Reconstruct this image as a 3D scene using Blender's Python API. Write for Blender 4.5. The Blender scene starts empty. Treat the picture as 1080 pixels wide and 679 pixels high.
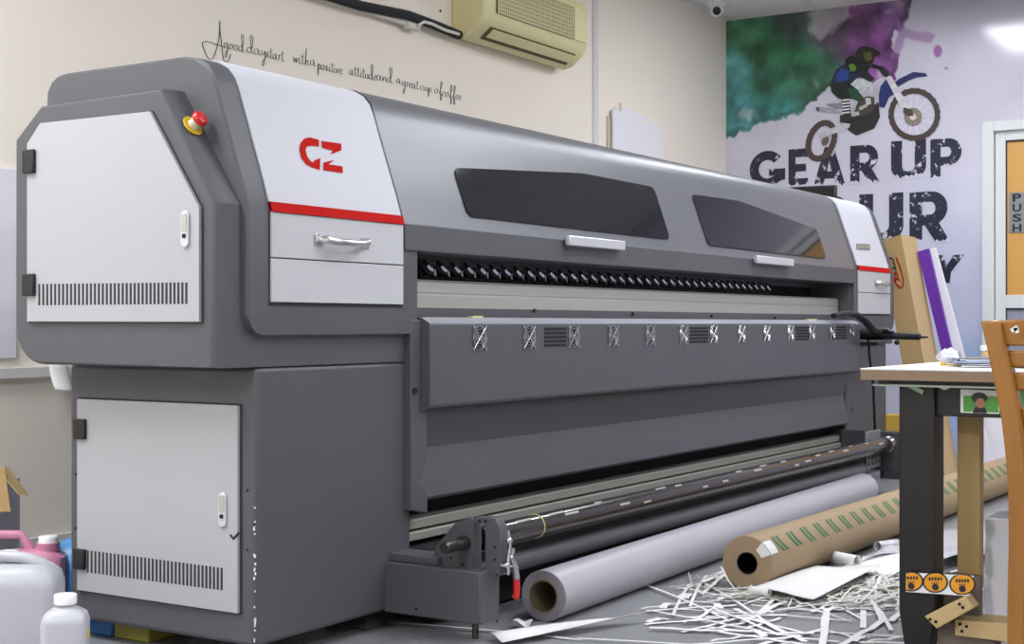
import bpy, bmesh, math, random
from mathutils import Vector, noise, Matrix
from mathutils.geometry import tessellate_polygon
random.seed(7)
C = bpy.context.scene.collection
PI = math.pi

# ------------------------------------------------------------------ camera frame (1080x679)
H = 0.80; F_PX = 1488.0; CX = 540.0; HY = 342.0
ang = math.atan2(0.534, 0.845)
FW = Vector((math.cos(ang), math.sin(ang), 0)); RT = Vector((math.sin(ang), -math.cos(ang), 0))
def ray(px, py): return FW + RT*((px-CX)/F_PX) + Vector((0,0,(HY-py)/F_PX))
O0 = Vector((0,0,H))
def onX(px, py, X): d = ray(px,py); return O0 + d*(X/d.x)
def onY(px, py, Y): d = ray(px,py); return O0 + d*(Y/d.y)
def onZ(px, py, Z): d = ray(px,py); return O0 + d*((Z-H)/d.z)
def proj(p):
    v = Vector(p) - O0; t = v.dot(FW)
    return CX + F_PX*v.dot(RT)/t, HY - F_PX*v.z/t

cam = bpy.data.cameras.new('camera'); co = bpy.data.objects.new('camera', cam); C.objects.link(co)
co.location = O0; co.rotation_euler = (PI/2, 0, ang - PI/2)
cam.sensor_width = 36; cam.lens = 36*F_PX/1080; cam.shift_y = (HY-339.5)/1080
cam.clip_start = 0.05; cam.clip_end = 60
bpy.context.scene.camera = co

# ------------------------------------------------------------------ materials
def lin(c): return c/12.92 if c <= .04045 else ((c+.055)/1.055)**2.4
def hexc(h): return tuple(lin(int(h[i:i+2],16)/255) for i in (0,2,4)) + (1,)
def mat(name, col, rough=.5, metal=0, var=.06, scale=8, bump=0, bscale=200, coat=0, alpha=1, trans=0, emis=None, estr=0, spec=.5, stretch=None):
    m = bpy.data.materials.new(name); m.use_nodes = True
    nt = m.node_tree; N = nt.nodes; L = nt.links; b = N['Principled BSDF']
    c = hexc(col) if isinstance(col, str) else col
    b.inputs['Roughness'].default_value = rough; b.inputs['Metallic'].default_value = metal
    b.inputs['Coat Weight'].default_value = coat; b.inputs['Alpha'].default_value = alpha
    b.inputs['Transmission Weight'].default_value = trans
    b.inputs['Specular IOR Level'].default_value = spec
    if emis: b.inputs['Emission Color'].default_value = hexc(emis); b.inputs['Emission Strength'].default_value = estr
    tc = N.new('ShaderNodeTexCoord'); src = tc.outputs['Object']
    if stretch:
        mp = N.new('ShaderNodeMapping'); mp.inputs['Scale'].default_value = stretch; L.new(src, mp.inputs[0]); src = mp.outputs[0]
    n = N.new('ShaderNodeTexNoise'); n.inputs['Scale'].default_value = scale; n.inputs['Detail'].default_value = 4; L.new(src, n.inputs['Vector'])
    mx = N.new('ShaderNodeMix'); mx.data_type = 'RGBA'
    mx.inputs[6].default_value = tuple(min(1,x*(1-var)) for x in c[:3])+(1,); mx.inputs[7].default_value = tuple(min(1,x*(1+var)) for x in c[:3])+(1,)
    L.new(n.outputs['Fac'], mx.inputs[0]); L.new(mx.outputs[2], b.inputs['Base Color'])
    if bump:
        n2 = N.new('ShaderNodeTexNoise'); n2.inputs['Scale'].default_value = bscale; L.new(src, n2.inputs['Vector'])
        bp = N.new('ShaderNodeBump'); bp.inputs['Strength'].default_value = bump; bp.inputs['Distance'].default_value = .002
        L.new(n2.outputs['Fac'], bp.inputs['Height']); L.new(bp.outputs[0], b.inputs['Normal'])
    return m
M = {}
M['grey'] = mat('powder_grey', '525358', .45, 0, .06, 5, .25, 900)
M['grey_hood'] = mat('hood_grey', '6a6b71', .36, .25, .05, 3, .1, 1200)
M['grey_dark'] = mat('dark_powder_grey', '3c3d41', .5, 0, .06, 5, .2, 900)
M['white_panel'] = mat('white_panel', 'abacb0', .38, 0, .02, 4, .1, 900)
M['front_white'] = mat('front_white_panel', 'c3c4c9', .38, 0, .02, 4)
M['rail'] = mat('anodised_rail', '96968f', .45, .2, .06, 3)
M['white_gloss'] = mat('white_gloss', 'c4c5ce', .5, 0, .015, 3, spec=.25)
M['red'] = mat('red_vinyl', 'b5130f', .7, 0, .05, spec=.08)
M['black'] = mat('black_plastic', '17181a', .4, 0, .1)
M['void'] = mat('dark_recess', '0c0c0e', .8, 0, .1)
M['slot'] = mat('slot_dark', '303034', .8)
M['glass'] = mat('tinted_window', '17181d', .06, 0, .05, 2, spec=.55)
M['chrome'] = mat('chrome', 'cfcfd1', .22, 1)
M['alu'] = mat('brushed_aluminium', 'b9b8b1', .42, .4, .1, 3, .1, 60, stretch=(.3,20,20))
M['alu_handle'] = mat('satin_aluminium', 'd0d1d6', .3, .4)
M['steel_dark'] = mat('worn_steel', '55524f', .35, .8, .25, 30)
M['bar'] = mat('polished_bar', '56524f', .16, .75, .2, 6, stretch=(.5,8,8))
M['roller'] = mat('rubber_roller', '7a7a80', .4, .1, .1, 10)
M['yellow'] = mat('yellow_plastic', 'd8b51e', .45)
M['red_knob'] = mat('red_knob', 'c8141c', .25, 0, .05, coat=.4)
M['collar'] = mat('cream_collar', 'cfc9ae', .4)
M['wall'] = mat('cream_wall_paint', 'f3ebdf', .75, 0, .035, 1.6, .25, 60)
M['trim'] = mat('white_trim', 'dadada', .5)
M['ceil'] = mat('ceiling_tile', 'e2e2e0', .85, 0, .03, 3)
M['ac'] = mat('yellowed_plastic', 'e0d8a4', .42, 0, .05, 3)
M['acdark'] = mat('ac_slot', '57482c', .6)
M['pipe_white'] = mat('white_pvc', 'd9d6cc', .45)
M['foam'] = mat('black_foam', '25262a', .85, 0, .2, 40, .5, 100)
M['card'] = mat('cardboard', 'b89a6a', .8, 0, .06, 4, .1, 200)
M['card_side'] = mat('cardboard_side', 'c9ae80', .8, 0, .05, 4)
M['kraft'] = mat('kraft_wrap', 'a18a6a', .62, 0, .07, 5, .2, 30)
M['kraft_end'] = mat('kraft_core_end', 'a38c70', .8, 0, .08, 30)
M['core'] = mat('cardboard_core', '6d6249', .85)
M['greenprint'] = mat('green_print', '45704a', .7, 0, .3, 60)
M['vinyl'] = mat('white_vinyl_roll', 'aaa7b0', .4, 0, .02, 3)
M['vinyl_end'] = mat('vinyl_roll_end', '8c888e', .7, 0, .05, 20)
M['paper'] = mat('white_paper', 'e8e8e8', .7, 0, .02, 10)
M['paper_lilac'] = mat('lilac_board', 'e8e6f0', .6, 0, .02, 10)
M['paper_cream'] = mat('offcut_paper', 'ddd6c8', .7, 0, .08, 3)
M['purple'] = mat('purple_board', '5e22a0', .45)
M['foamboard'] = mat('white_foam_board', 'eeedf4', .5, 0, .02)
M['orange_wood'] = mat('varnished_wood', '96621c', .35, 0, .3, 5, .05, 40, coat=.3, stretch=(6,6,1))
M['pine'] = mat('pine_wood', 'a98d5a', .6, 0, .2, 6, .1, 60, stretch=(5,5,.8))
M['plywood'] = mat('plywood_block', 'c2a878', .65, 0, .12, 8, .1, 60, stretch=(1,5,5))
M['ply_edge'] = mat('board_edge', '8c7660', .7, 0, .12, 30)
M['greybrown'] = mat('weathered_wood', '6f6459', .7, 0, .15, 10)
M['table_white'] = mat('white_laminate', 'dddcdc', .4, 0, .04, 12)
M['black_wood'] = mat('black_stained_wood', '171413', .4, 0, .25, 12, .2, 60, stretch=(4,4,.7))
M['hdpe'] = mat('milky_plastic', 'b3b4bc', .35, 0, .03, 6)
M['hdpe_cap'] = mat('white_cap', 'ececf0', .4)
M['pink'] = mat('pink_plastic', 'cb86a2', .35, 0, .06)
M['blue'] = mat('blue_plastic', '4f96cf', .35, 0, .08)
M['blue_deep'] = mat('deep_blue_plastic', '2f6fae', .4)
M['yellow_dull'] = mat('olive_yellow_plastic', '8a8430', .5)
M['foil'] = mat('clear_wrap', 'd0d1d8', .2, .1, .2, 40, 1, 60)
M['door_white'] = mat('door_white', 'dfe2e4', .4, 0, .02)
M['door_orange'] = mat('door_pane_amber', 'd9a458', .3, 0, .06, 2)
M['door_grey'] = mat('door_lower_panel', '9a9cb0', .35, 0, .05, 2)
M['sign_grey'] = mat('sign_silver', '8b9294', .35, .2, .1)
M['ink'] = mat('black_ink', '25222c', .6)
M['light'] = mat('light_diffuser', 'ffffff', .5, emis='f4f7ff', estr=7)
M['cream_tape'] = mat('yellow_tape', 'c9cc8a', .6)
M['tray_edge'] = mat('pale_green_strip', 'a9b5a8', .4)
M['sticker_orange'] = mat('sticker_orange', 'e39a1f', .4)
M['photo_green'] = mat('photo_green', '4f9a40', .35)
M['skin'] = mat('photo_skin', 'a9775a', .4)
M['hair'] = mat('photo_hair', '1d2a1c', .4)

# ------------------------------------------------------------------ mesh builder
def worg(o):
    v = Vector((0,0,0))
    while o is not None: v += o.location; o = o.parent
    return v
class MB:
    def __init__(s): s.v=[]; s.f=[]; s.m=[]; s.cm=0
    def add(s, vs, fs):
        k=len(s.v); s.v += [Vector(v) for v in vs]
        for f in fs: s.f.append([k+i for i in f]); s.m.append(s.cm)
        return s
    def mi(s, i): s.cm=i; return s
    def box(s, x0,x1,y0,y1,z0,z1):
        vs=[(x,y,z) for x in (x0,x1) for y in (y0,y1) for z in (z0,z1)]
        return s.add(vs, [(0,1,3,2),(4,6,7,5),(0,4,5,1),(2,3,7,6),(0,2,6,4),(1,5,7,3)])
    def obox(s, c, ax, ay, az):   # centre and three half vectors
        c=Vector(c); ax=Vector(ax); ay=Vector(ay); az=Vector(az)
        vs=[c+ax*i+ay*j+az*k for i in (-1,1) for j in (-1,1) for k in (-1,1)]
        return s.add(vs, [(0,1,3,2),(4,6,7,5),(0,4,5,1),(2,3,7,6),(0,2,6,4),(1,5,7,3)])
    def loft(s, rings, cap=True, closed=True):
        n=len(rings[0]); k=len(s.v)
        for r in rings: s.v += [Vector(p) for p in r]
        for a in range(len(rings)-1):
            for i in range(n if closed else n-1):
                j=(i+1)%n; s.f.append([k+a*n+i,k+a*n+j,k+(a+1)*n+j,k+(a+1)*n+i]); s.m.append(s.cm)
        if cap and closed:
            s.f.append([k+i for i in range(n)][::-1]); s.m.append(s.cm)
            s.f.append([k+(len(rings)-1)*n+i for i in range(n)]); s.m.append(s.cm)
        return s
    def prism(s, poly, d):   # poly 3D points, d extrude vector
        d=Vector(d); return s.loft([[Vector(p) for p in poly],[Vector(p)+d for p in poly]])
    def xprof(s, prof, x0, x1):  # prof (y,z)
        return s.loft([[(x0,y,z) for y,z in prof],[(x1,y,z) for y,z in prof]])
    def tube(s, path, r, n=10, cap=True, flat=1.0):
        path=[Vector(p) for p in path]; rings=[]; up=Vector((0,0,1)); prev=None
        for i,p in enumerate(path):
            t=(path[min(i+1,len(path)-1)]-path[max(i-1,0)]).normalized()
            if prev is None:
                a=t.cross(up)
                if a.length<1e-3: a=t.cross(Vector((1,0,0)))
            else: a=prev - t*prev.dot(t)
            a.normalize(); prev=a; b=t.cross(a)
            rr = r[i] if isinstance(r,(list,tuple)) else r
            rings.append([p+a*math.cos(2*PI*k/n)*rr+b*math.sin(2*PI*k/n)*rr*flat for k in range(n)])
        return s.loft(rings, cap)
    def cyl(s, a, b, r, n=20, r2=None): return s.tube([a,b],[r, r if r2 is None else r2],n)
    def ring(s, a, b, ro, ri, n=40):  # pipe with wall
        a=Vector(a); b=Vector(b); t=(b-a).normalized(); u=t.cross(Vector((0,0,1))).normalized(); w=t.cross(u)
        R=[]
        for p,r in ((a,ri),(a,ro),(b,ro),(b,ri),(a,ri)):
            R.append([p+u*math.cos(2*PI*k/n)*r+w*math.sin(2*PI*k/n)*r for k in range(n)])
        return s.loft(R, cap=False)
    def torus(s, c, nrm, R, r, n=24, m=6):
        c=Vector(c); nrm=Vector(nrm).normalized(); u=nrm.orthogonal().normalized(); w=nrm.cross(u)
        rings=[]
        for i in range(n+1):
            a=2*PI*i/n; d=u*math.cos(a)+w*math.sin(a)
            rings.append([c+d*(R+r*math.cos(2*PI*k/m))+nrm*r*math.sin(2*PI*k/m) for k in range(m)])
        return s.loft(rings, cap=False)
    def sphere(s, c, r, sc=(1,1,1), n=16, m=10):
        c=Vector(c); rings=[]
        for i in range(m+1):
            a=-PI/2+PI*i/m; rr=max(math.cos(a),.001)
            rings.append([c+Vector((math.cos(2*PI*k/n)*rr*r*sc[0], math.sin(2*PI*k/n)*rr*r*sc[1], math.sin(a)*r*sc[2])) for k in range(n)])
        return s.loft(rings)
    def flat(s, loops):   # 3D loops with holes
        k=len(s.v); vs=[Vector(p) for l in loops for p in l]
        tris=tessellate_polygon([[Vector(p) for p in l] for l in loops])
        s.v+=vs
        for t in tris: s.f.append([k+i for i in t]); s.m.append(s.cm)
        return s
    def grid(s, fn, nu, nv):
        k=len(s.v)
        for i in range(nu+1):
            for j in range(nv+1): s.v.append(Vector(fn(i/nu,j/nv)))
        for i in range(nu):
            for j in range(nv):
                a=k+i*(nv+1)+j; s.f.append([a,a+1,a+nv+2,a+nv+1]); s.m.append(s.cm)
        return s
    def build(s, name, mats, parent=None, smooth=35, bevel=0, org=None, solid=0, seg=2, recalc=True):
        me=bpy.data.meshes.new(name)
        if parent is not None: o0=worg(parent)
        elif org is not None: o0=Vector(org)
        else:
            xs=[v.x for v in s.v]; ys=[v.y for v in s.v]; zs=[v.z for v in s.v]
            o0=Vector(((min(xs)+max(xs))/2,(min(ys)+max(ys))/2,min(zs)))
        me.from_pydata([v-o0 for v in s.v],[],s.f)
        if not isinstance(mats,(list,tuple)): mats=[mats]
        for m in mats: me.materials.append(M[m] if isinstance(m,str) else m)
        me.polygons.foreach_set('material_index', s.m)
        if recalc:
            bm=bmesh.new(); bm.from_mesh(me); bmesh.ops.recalc_face_normals(bm,faces=bm.faces); bm.to_mesh(me); bm.free()
        if smooth:
            me.polygons.foreach_set('use_smooth',[True]*len(me.polygons)); me.set_sharp_from_angle(angle=math.radians(smooth))
        me.update()
        o=bpy.data.objects.new(name,me); C.objects.link(o)
        if parent is not None: o.parent=parent
        else: o.location=o0
        if bevel:
            b=o.modifiers.new('bevel','BEVEL'); b.width=bevel; b.segments=seg; b.limit_method='ANGLE'; b.angle_limit=math.radians(35); b.harden_normals=False
        if solid:
            b=o.modifiers.new('solid','SOLIDIFY'); b.thickness=solid; b.offset=0
        return o
def tag(o, label=None, cat=None, group=None, kind=None):
    if label: o['label']=label
    if cat: o['category']=cat
    if group: o['group']=group
    if kind: o['kind']=kind
    return o
def thing(name, loc, label, cat, group=None):
    o=bpy.data.objects.new(name,None); C.objects.link(o); o.location=loc; o.empty_display_size=.1
    return tag(o,label,cat,group)
def struct(o): o['kind']='structure'; return o
def text_mesh(txt, fn, bold=.0):
    cu=bpy.data.curves.new('t','FONT'); cu.body=txt; cu.size=1; cu.offset=bold; cu.resolution_u=4
    o=bpy.data.objects.new('t',cu); C.objects.link(o); bpy.context.view_layer.update()
    me=o.evaluated_get(bpy.context.evaluated_depsgraph_get()).to_mesh()
    vs=[v.co.copy() for v in me.vertices]; fs=[tuple(p.vertices) for p in me.polygons]
    o.evaluated_get(bpy.context.evaluated_depsgraph_get()).to_mesh_clear()
    bpy.data.objects.remove(o); bpy.data.curves.remove(cu)
    x0=min(v.x for v in vs); x1=max(v.x for v in vs); y0=min(v.y for v in vs); y1=max(v.y for v in vs)
    return [fn((v.x-x0)/(x1-x0),(v.y-y0)/(y1-y0)) for v in vs], fs

# ------------------------------------------------------------------ room
XW=8.8; YW=3.855; ZC=2.84
m=mat('floor_tile_grey','8c8d91',.33,0,.12,2.2,.05,30)
struct(MB().box(-3,XW+.1,-3.5,YW+.1,-.08,0).build('floor',m))
struct(MB().box(-3,XW+.1,-3.5,YW+.1,ZC,ZC+.06).build('ceiling','ceil'))
g=bpy.data.objects['ceiling']
cg=MB()
for i in range(-4,15): cg.box(i*.6-.012,i*.6+.012,-3.5,YW,ZC-.004,ZC)
for j in range(-5,7): cg.box(-3,XW,j*.6+.2-.012,j*.6+.2+.012,ZC-.005,ZC-.001)
cg.build('ceiling_grid','trim',g,smooth=0)
struct(MB().box(-3,XW+.1,YW,YW+.1,0,ZC).build('wall_left','wall'))
# door opening in right wall
pd=onX(1042,342,XW); Yd=pd.y; zdt=onX(1048,133,XW).z
Yd2=Yd-1.02
struct(MB().box(XW,XW+.1,Yd,YW+.1,0,ZC).box(XW,XW+.1,-3.5,Yd2,0,ZC).box(XW,XW+.1,Yd2,Yd,zdt,ZC).build('wall_right','wall'))
struct(MB().box(-3.1,-3,-3.5,YW,0,ZC).build('wall_back','wall'))
struct(MB().box(-3,XW,-3.6,-3.5,0,ZC).build('wall_front','wall'))
# vertical cover strip on the left wall
a=onY(624.6,80,YW).x; b=onY(629.5,80,YW).x
struct(MB().box(a,b,YW-.012,YW,0,ZC).build('trim_1','trim',bevel=.003))
a=onY(764.5,80,YW).x
struct(MB().box(-3,XW,YW-.012,YW,0,.09).build('baseboard_left','trim'))
# low cable trunking
zt=onY(20,393,YW).z
tr=MB().box(-1,3.9,YW-.022,YW,zt-.018,zt+.018).build('cable_trunking','trim',bevel=.002)
tag(tr,'white cable trunking running along the cream wall behind the printer','trunking')
pw=MB().grid(lambda u,v:(onY(46+u*20,384+v*26+u*-1,YW).x, YW-.028-.03*v*v-.015*math.sin(u*3), onY(46+u*20,384+v*26,YW).z-.012*u*v),6,8).build('paper_scrap','paper',solid=.0006)
tag(pw,'small white paper scrap hanging from the wall trunking left of the printer','paper scrap')
a=onY(-60,170,YW-.01); b=onY(17,170,YW-.01); zb=onY(0,378,YW).z
bd=MB().box(a.x,b.x,YW-.012,YW-.001,zb,a.z).build('wall_board','paper_lilac',bevel=.002)
tag(bd,'pale lilac board on the wall at the far left edge behind the printer','board')

# ------------------------------------------------------------------ mural painted on the right wall
def lerp(a,b,t): return tuple(x+(y-x)*t for x,y in zip(a,b))
def sst(a,b,x): t=max(0,min(1,(x-a)/(b-a))); return t*t*(3-2*t)
SPL=[(740,160),(768,146),(780,137),(790,141),(800,133),(816,131),(832,125),(846,113),(862,100),(880,93),(900,92),(920,96),(944,80),(949,70),(948,58),(940,50),(946,38),(955,30),(960,12),(962,-60),(740,-60)]
def sdist(x,y,P):
    d=1e9; ins=False; n=len(P)
    for i in range(n):
        x1,y1=P[i]; x2,y2=P[(i+1)%n]; ex,ey=x2-x1,y2-y1; wx,wy=x-x1,y-y1
        t=max(0,min(1,(wx*ex+wy*ey)/(ex*ex+ey*ey))); d=min(d,math.hypot(wx-ex*t,wy-ey*t))
        if (y1>y)!=(y2>y) and x<(x2-x1)*(y-y1)/(y2-y1)+x1: ins=not ins
    return d if ins else -d
def rgb(h): return tuple(int(h[i:i+2],16)/255 for i in (0,2,4))
KC=[((790,118),'4a8f95'),((772,75),'5b9a9c'),((775,35),'4f8a66'),((800,50),'2f6a44'),((815,85),'2f7a5c'),((845,60),'2c6a46'),((840,25),'4a5a54'),((865,85),'3f6f58'),
    ((880,30),'5a4a5c'),((905,15),'67406a'),((920,50),'7a4580'),((940,20),'8a5c96'),((935,70),'9a63a8'),((820,118),'3f938c'),((870,5),'50505a'),((955,0),'8a8296')]
KC=[(p,rgb(c)) for p,c in KC]
def mural_col(px,py,q):
    bg=lerp(rgb('d2d0e0'),rgb('c8cbe6'),sst(850,1010,px)*sst(120,330,py))
    bg=lerp(bg,rgb('8fb0e0'),.85*sst(985,1020,px+8*noise.noise(q*3))*sst(330,400,py))
    bg=lerp(bg,rgb('a9a6b6'),.75*sst(60,5,py+10*noise.noise(q*2))*sst(930,960,px))
    bg=tuple(c*(1+.03*noise.fractal(q*2.5,1,2,4)) for c in bg)
    n=noise.fractal(q*5,1.0,2.0,5)
    d=sdist(px,py,SPL)+7*n+4*noise.noise(q*25)
    w=0; acc=[0,0,0]
    x=px+12*noise.noise(q*4); y=py+12*noise.noise(q*4+Vector((9,3,1)))
    for (kx,ky),c in KC:
        ww=1/((x-kx)**2+(y-ky)**2+60)**1.6; w+=ww
        for i in range(3): acc[i]+=c[i]*ww
    sp=tuple(a/w for a in acc)
    k=1+.42*noise.fractal(q*6+Vector((3,3,3)),1,2,5)
    k*=1-.25*sst(6,0,abs(d-4))
    sp=tuple(max(0,min(1,c*k)) for c in sp)
    light=sst(.32,.6,noise.fractal(q*3+Vector((7,1,5)),1,2,4)); sp=lerp(sp,lerp(sp,(1,1,1),.45),light)
    o=lerp(bg,sp,sst(-.6,1.2,d))
    dr=math.hypot((px-989)/4.5,(py-54)/6.5); o=lerp(o,rgb('a766ae'),.9*sst(1.15,.85,dr))
    dr=math.hypot((px-998)/2,(py-72)/2); o=lerp(o,rgb('b080ba'),.8*sst(1.2,.7,dr))
    d2=sdist(px,py,[(946,20),(960,30),(985,38),(982,44),(955,40),(948,60),(940,60)])+5*n; o=lerp(o,rgb('9a72a8'),.6*sst(-1,2,d2))
    return o
mu=MB(); NU,NV=300,300
YA,YB=YW-.001,1.9
mu.grid(lambda u,v:(XW-.003,YA+(YB-YA)*u,ZC-(ZC-.1)*v if False else ZC-ZC*v),NU,NV)
mur=mu.build('wall_mural','paper',smooth=0,recalc=False)
me=mur.data; me.materials.clear()
ca=me.color_attributes.new('paint','FLOAT_COLOR','POINT'); arr=[]
for v in me.vertices:
    w=v.co+mur.location; px,py=proj(w); q=Vector((w.y,w.z,0))
    c=mural_col(px,py,q); arr += [lin(max(0,x)) for x in c]+[1]
ca.data.foreach_set('color',arr)
mm=bpy.data.materials.new('mural_print'); mm.use_nodes=True; nt=mm.node_tree; b=nt.nodes['Principled BSDF']
at=nt.nodes.new('ShaderNodeVertexColor'); at.layer_name='paint'; nt.links.new(at.outputs[0],b.inputs['Base Color']); b.inputs['Roughness'].default_value=.13; b.inputs['Specular IOR Level'].default_value=.6
nn=nt.nodes.new('ShaderNodeTexNoise'); nn.inputs['Scale'].default_value=7; bp=nt.nodes.new('ShaderNodeBump'); bp.inputs['Strength'].default_value=.05; bp.inputs['Distance'].default_value=.01
nt.links.new(nn.outputs[0],bp.inputs['Height']); nt.links.new(bp.outputs[0],b.inputs['Normal'])
me.materials.append(mm)
# trim the sheet at the door
bm=bmesh.new(); bm.from_mesh(me)
dl=[f for f in bm.faces if (f.calc_center_median()+mur.location).y<Yd-.002 and (f.calc_center_median()+mur.location).z<zdt]
bmesh.ops.delete(bm,geom=dl,context='FACES'); bm.to_mesh(me); bm.free()
tag(mur,'wall mural with green and purple paint splash, motocross picture and large lettering','mural')
MB().box(XW-.003,XW-.001,-3.4,1.9,zdt,ZC).box(XW-.003,XW-.001,-3.4,Yd2,0,zdt).build('plain_sheet',mat('mural_plain','b9b8cc',.25),mur)

# grunge letters
gm=bpy.data.materials.new('distressed_ink'); gm.use_nodes=True; nt=gm.node_tree; L=nt.links; N=nt.nodes; b=N['Principled BSDF']; b.inputs['Roughness'].default_value=.3
tc=N.new('ShaderNodeTexCoord')
n1=N.new('ShaderNodeTexNoise'); n1.inputs['Scale'].default_value=16; n1.inputs['Detail'].default_value=8; n1.inputs['Roughness'].default_value=.72; L.new(tc.outputs['Object'],n1.inputs['Vector'])
r1=N.new('ShaderNodeValToRGB'); r1.color_ramp.elements[0].position=.575; r1.color_ramp.elements[1].position=.60; L.new(n1.outputs[0],r1.inputs[0])
mp=N.new('ShaderNodeMapping'); mp.inputs['Scale'].default_value=(1,28,5); L.new(tc.outputs['Object'],mp.inputs[0])
n2=N.new('ShaderNodeTexNoise'); n2.inputs['Scale'].default_value=1; n2.inputs['Detail'].default_value=3; L.new(mp.outputs[0],n2.inputs['Vector'])
sx=N.new('ShaderNodeSeparateXYZ'); L.new(tc.outputs['Generated'],sx.inputs[0])
ma=N.new('ShaderNodeMath'); ma.operation='MULTIPLY_ADD'; ma.inputs[1].default_value=.42; ma.inputs[2].default_value=-.13; L.new(n2.outputs[0],ma.inputs[0])
lt=N.new('ShaderNodeMath'); lt.operation='LESS_THAN'; L.new(sx.outputs[2],lt.inputs[0]); L.new(ma.outputs[0],lt.inputs[1])
mxm=N.new('ShaderNodeMath'); mxm.operation='MAXIMUM'; L.new(r1.outputs[0],mxm.inputs[0]); L.new(lt.outputs[0],mxm.inputs[1])
mc=N.new('ShaderNodeMix'); mc.data_type='RGBA'; mc.inputs[6].default_value=hexc('23263c'); mc.inputs[7].default_value=hexc('cfcee0'); L.new(mxm.outputs[0],mc.inputs[0]); L.new(mc.outputs[2],b.inputs['Base Color'])
def arc(cx,cy,rx,ry,a0,a1,n=16): return [(cx+rx*math.cos(math.radians(a0+(a1-a0)*i/n)),cy+ry*math.sin(math.radians(a0+(a1-a0)*i/n))) for i in range(n+1)]
LET={
 'E':[[(0,0),(1,0),(1,.22),(.36,.22),(.36,.4),(.9,.4),(.9,.6),(.36,.6),(.36,.78),(1,.78),(1,1),(0,1)]],
 'U':[[(0,1),(0,.3)]+arc(.5,.32,.5,.32,180,360)+[(1,1),(.68,1),(.68,.34)]+arc(.5,.34,.18,.14,0,-180,8)+[(.32,1)]],
 'P':[[(0,0),(.33,0),(.33,.32),(.55,.32)]+arc(.58,.66,.42,.34,-80,80)+[(.55,1),(0,1)],[(.33,.54),(.33,.79),(.55,.79)]+arc(.55,.665,.12,.125,80,-80,8)],
 'R':[[(0,0),(.33,0),(.33,.34),(.4,.34),(.68,0),(1.05,0),(.76,.38)]+arc(.58,.68,.4,.32,-55,80)+[(.55,1),(0,1)],[(.33,.55),(.33,.8),(.55,.8)]+arc(.55,.675,.12,.125,80,-80,8)],
 'A':[[(0,0),(.28,0),(.36,.2),(.64,.2),(.72,0),(1,0),(.64,1),(.36,1)],[(.43,.38),(.57,.38),(.5,.66)]],
 'G':[arc(.5,.5,.5,.5,40,320)+[(1,.2),(1,.5),(.55,.5),(.55,.32),(.72,.32)]+arc(.5,.5,.24,.25,-60,-320)],
 'Y':[[(.34,0),(.66,0),(.66,.42),(1,1),(.68,1),(.5,.66),(.32,1),(0,1),(.34,.42)]],
 'O':[arc(.5,.5,.5,.5,0,359,30),arc(.5,.5,.22,.25,0,359,24)],
}
def letter(ch,x0,x1,yt,yb,slant=0):
    xm=(x0+x1)/2; z1=onX(xm,yt,XW).z; z0=onX(xm,yb,XW).z; ya=onX(x0,yb,XW).y; yb_=onX(x1,yb,XW).y
    loops=[[(XW-.006, ya+(yb_-ya)*(u+slant*w), z0+(z1-z0)*w) for u,w in l] for l in LET[ch]]
    o=MB().flat(loops).build('letter_'+ch.lower(),gm,mur,smooth=0); return o
for a in [('G',791,828.5,159,198),('E',832,852.5,157,197),('A',858,892,155,196.5),('R',897,927,153,193.5),('U',940,977,148,189),('P',981.5,1014.5,146,188),
          ('O',866,898,207,257),('U',906.5,953,204,256),('R',959.5,1000.5,202,256),('Y',980,1013,269,300,.12)]: letter(*a)

# motocross picture (flat printed pieces)
pic=None
def bk(pts,name,col,lay):
    P=[onX(835+x/4.245,20+y/4.245,XW-.007-.0008*lay) for x,y in pts]
    global pic
    o=MB().flat([P]).build(name,col if not isinstance(col,str) else mat('print_'+name,col,.3,0,.45,25),pic if pic else mur,smooth=0)
    if pic is None: pic=o
    return o
def ell(cx,cy,rx,ry,rot=0,n=40):
    r=math.radians(rot); return [(cx+rx*math.cos(t)*math.cos(r)-ry*math.sin(t)*math.sin(r), cy+rx*math.cos(t)*math.sin(r)+ry*math.sin(t)*math.cos(r)) for t in [2*PI*i/n for i in range(n)]]
def bkring(cx,cy,rx,ry,w,rot,name,col,lay,knob=0):
    o=ell(cx,cy,rx,ry,rot,96)
    if knob: o=[(cx+(x-cx)*(1+knob*(i%4<2)),cy+(y-cy)*(1+knob*(i%4<2))) for i,(x,y) in enumerate(o)]
    P=[[onX(835+x/4.245,20+y/4.245,XW-.007-.0008*lay) for x,y in l] for l in (o,ell(cx,cy,rx-w,ry-w,rot,96))]
    return MB().flat(P).build(name,mat('print_'+name,col,.3,0,.3,60),pic,smooth=0)
bk([(300,340),(350,320),(390,380),(395,440),(370,490),(290,522),(255,500),(236,470),(262,430)],'engine','2e2b2c',1)
bk([(280,355),(345,310),(400,262),(425,265),(400,300),(380,380),(330,400),(290,420),(262,430)],'frame_silver','b9b7c2',2)
bk([(300,360),(340,345),(370,350),(372,400),(340,430),(300,440),(278,420)],'engine_block','4a443f',3)
bk([(330,355),(352,352),(356,380),(334,388)],'engine_highlight','c8c6c8',4)
bk([(300,395),(335,380),(340,392),(305,410)],'engine_fin','a9a6a4',4)
bkring(133,545,66,96,26,22,'rear_tyre','4d423e',3,.02)
bk(ell(150,545,16,24,20),'rear_hub','6a625e',2)
bk([(120,515),(232,465),(262,470),(258,486),(140,532),(124,530)],'swingarm','c3c1ca',5)
bkring(549,427,115,117,24,-8,'front_tyre','4a403c',3,.02)
bk(ell(543,437,40,40),'brake_disc','8a7f76',4)
bk(ell(543,437,16,16),'front_hub','d2ccc8',5)
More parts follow.
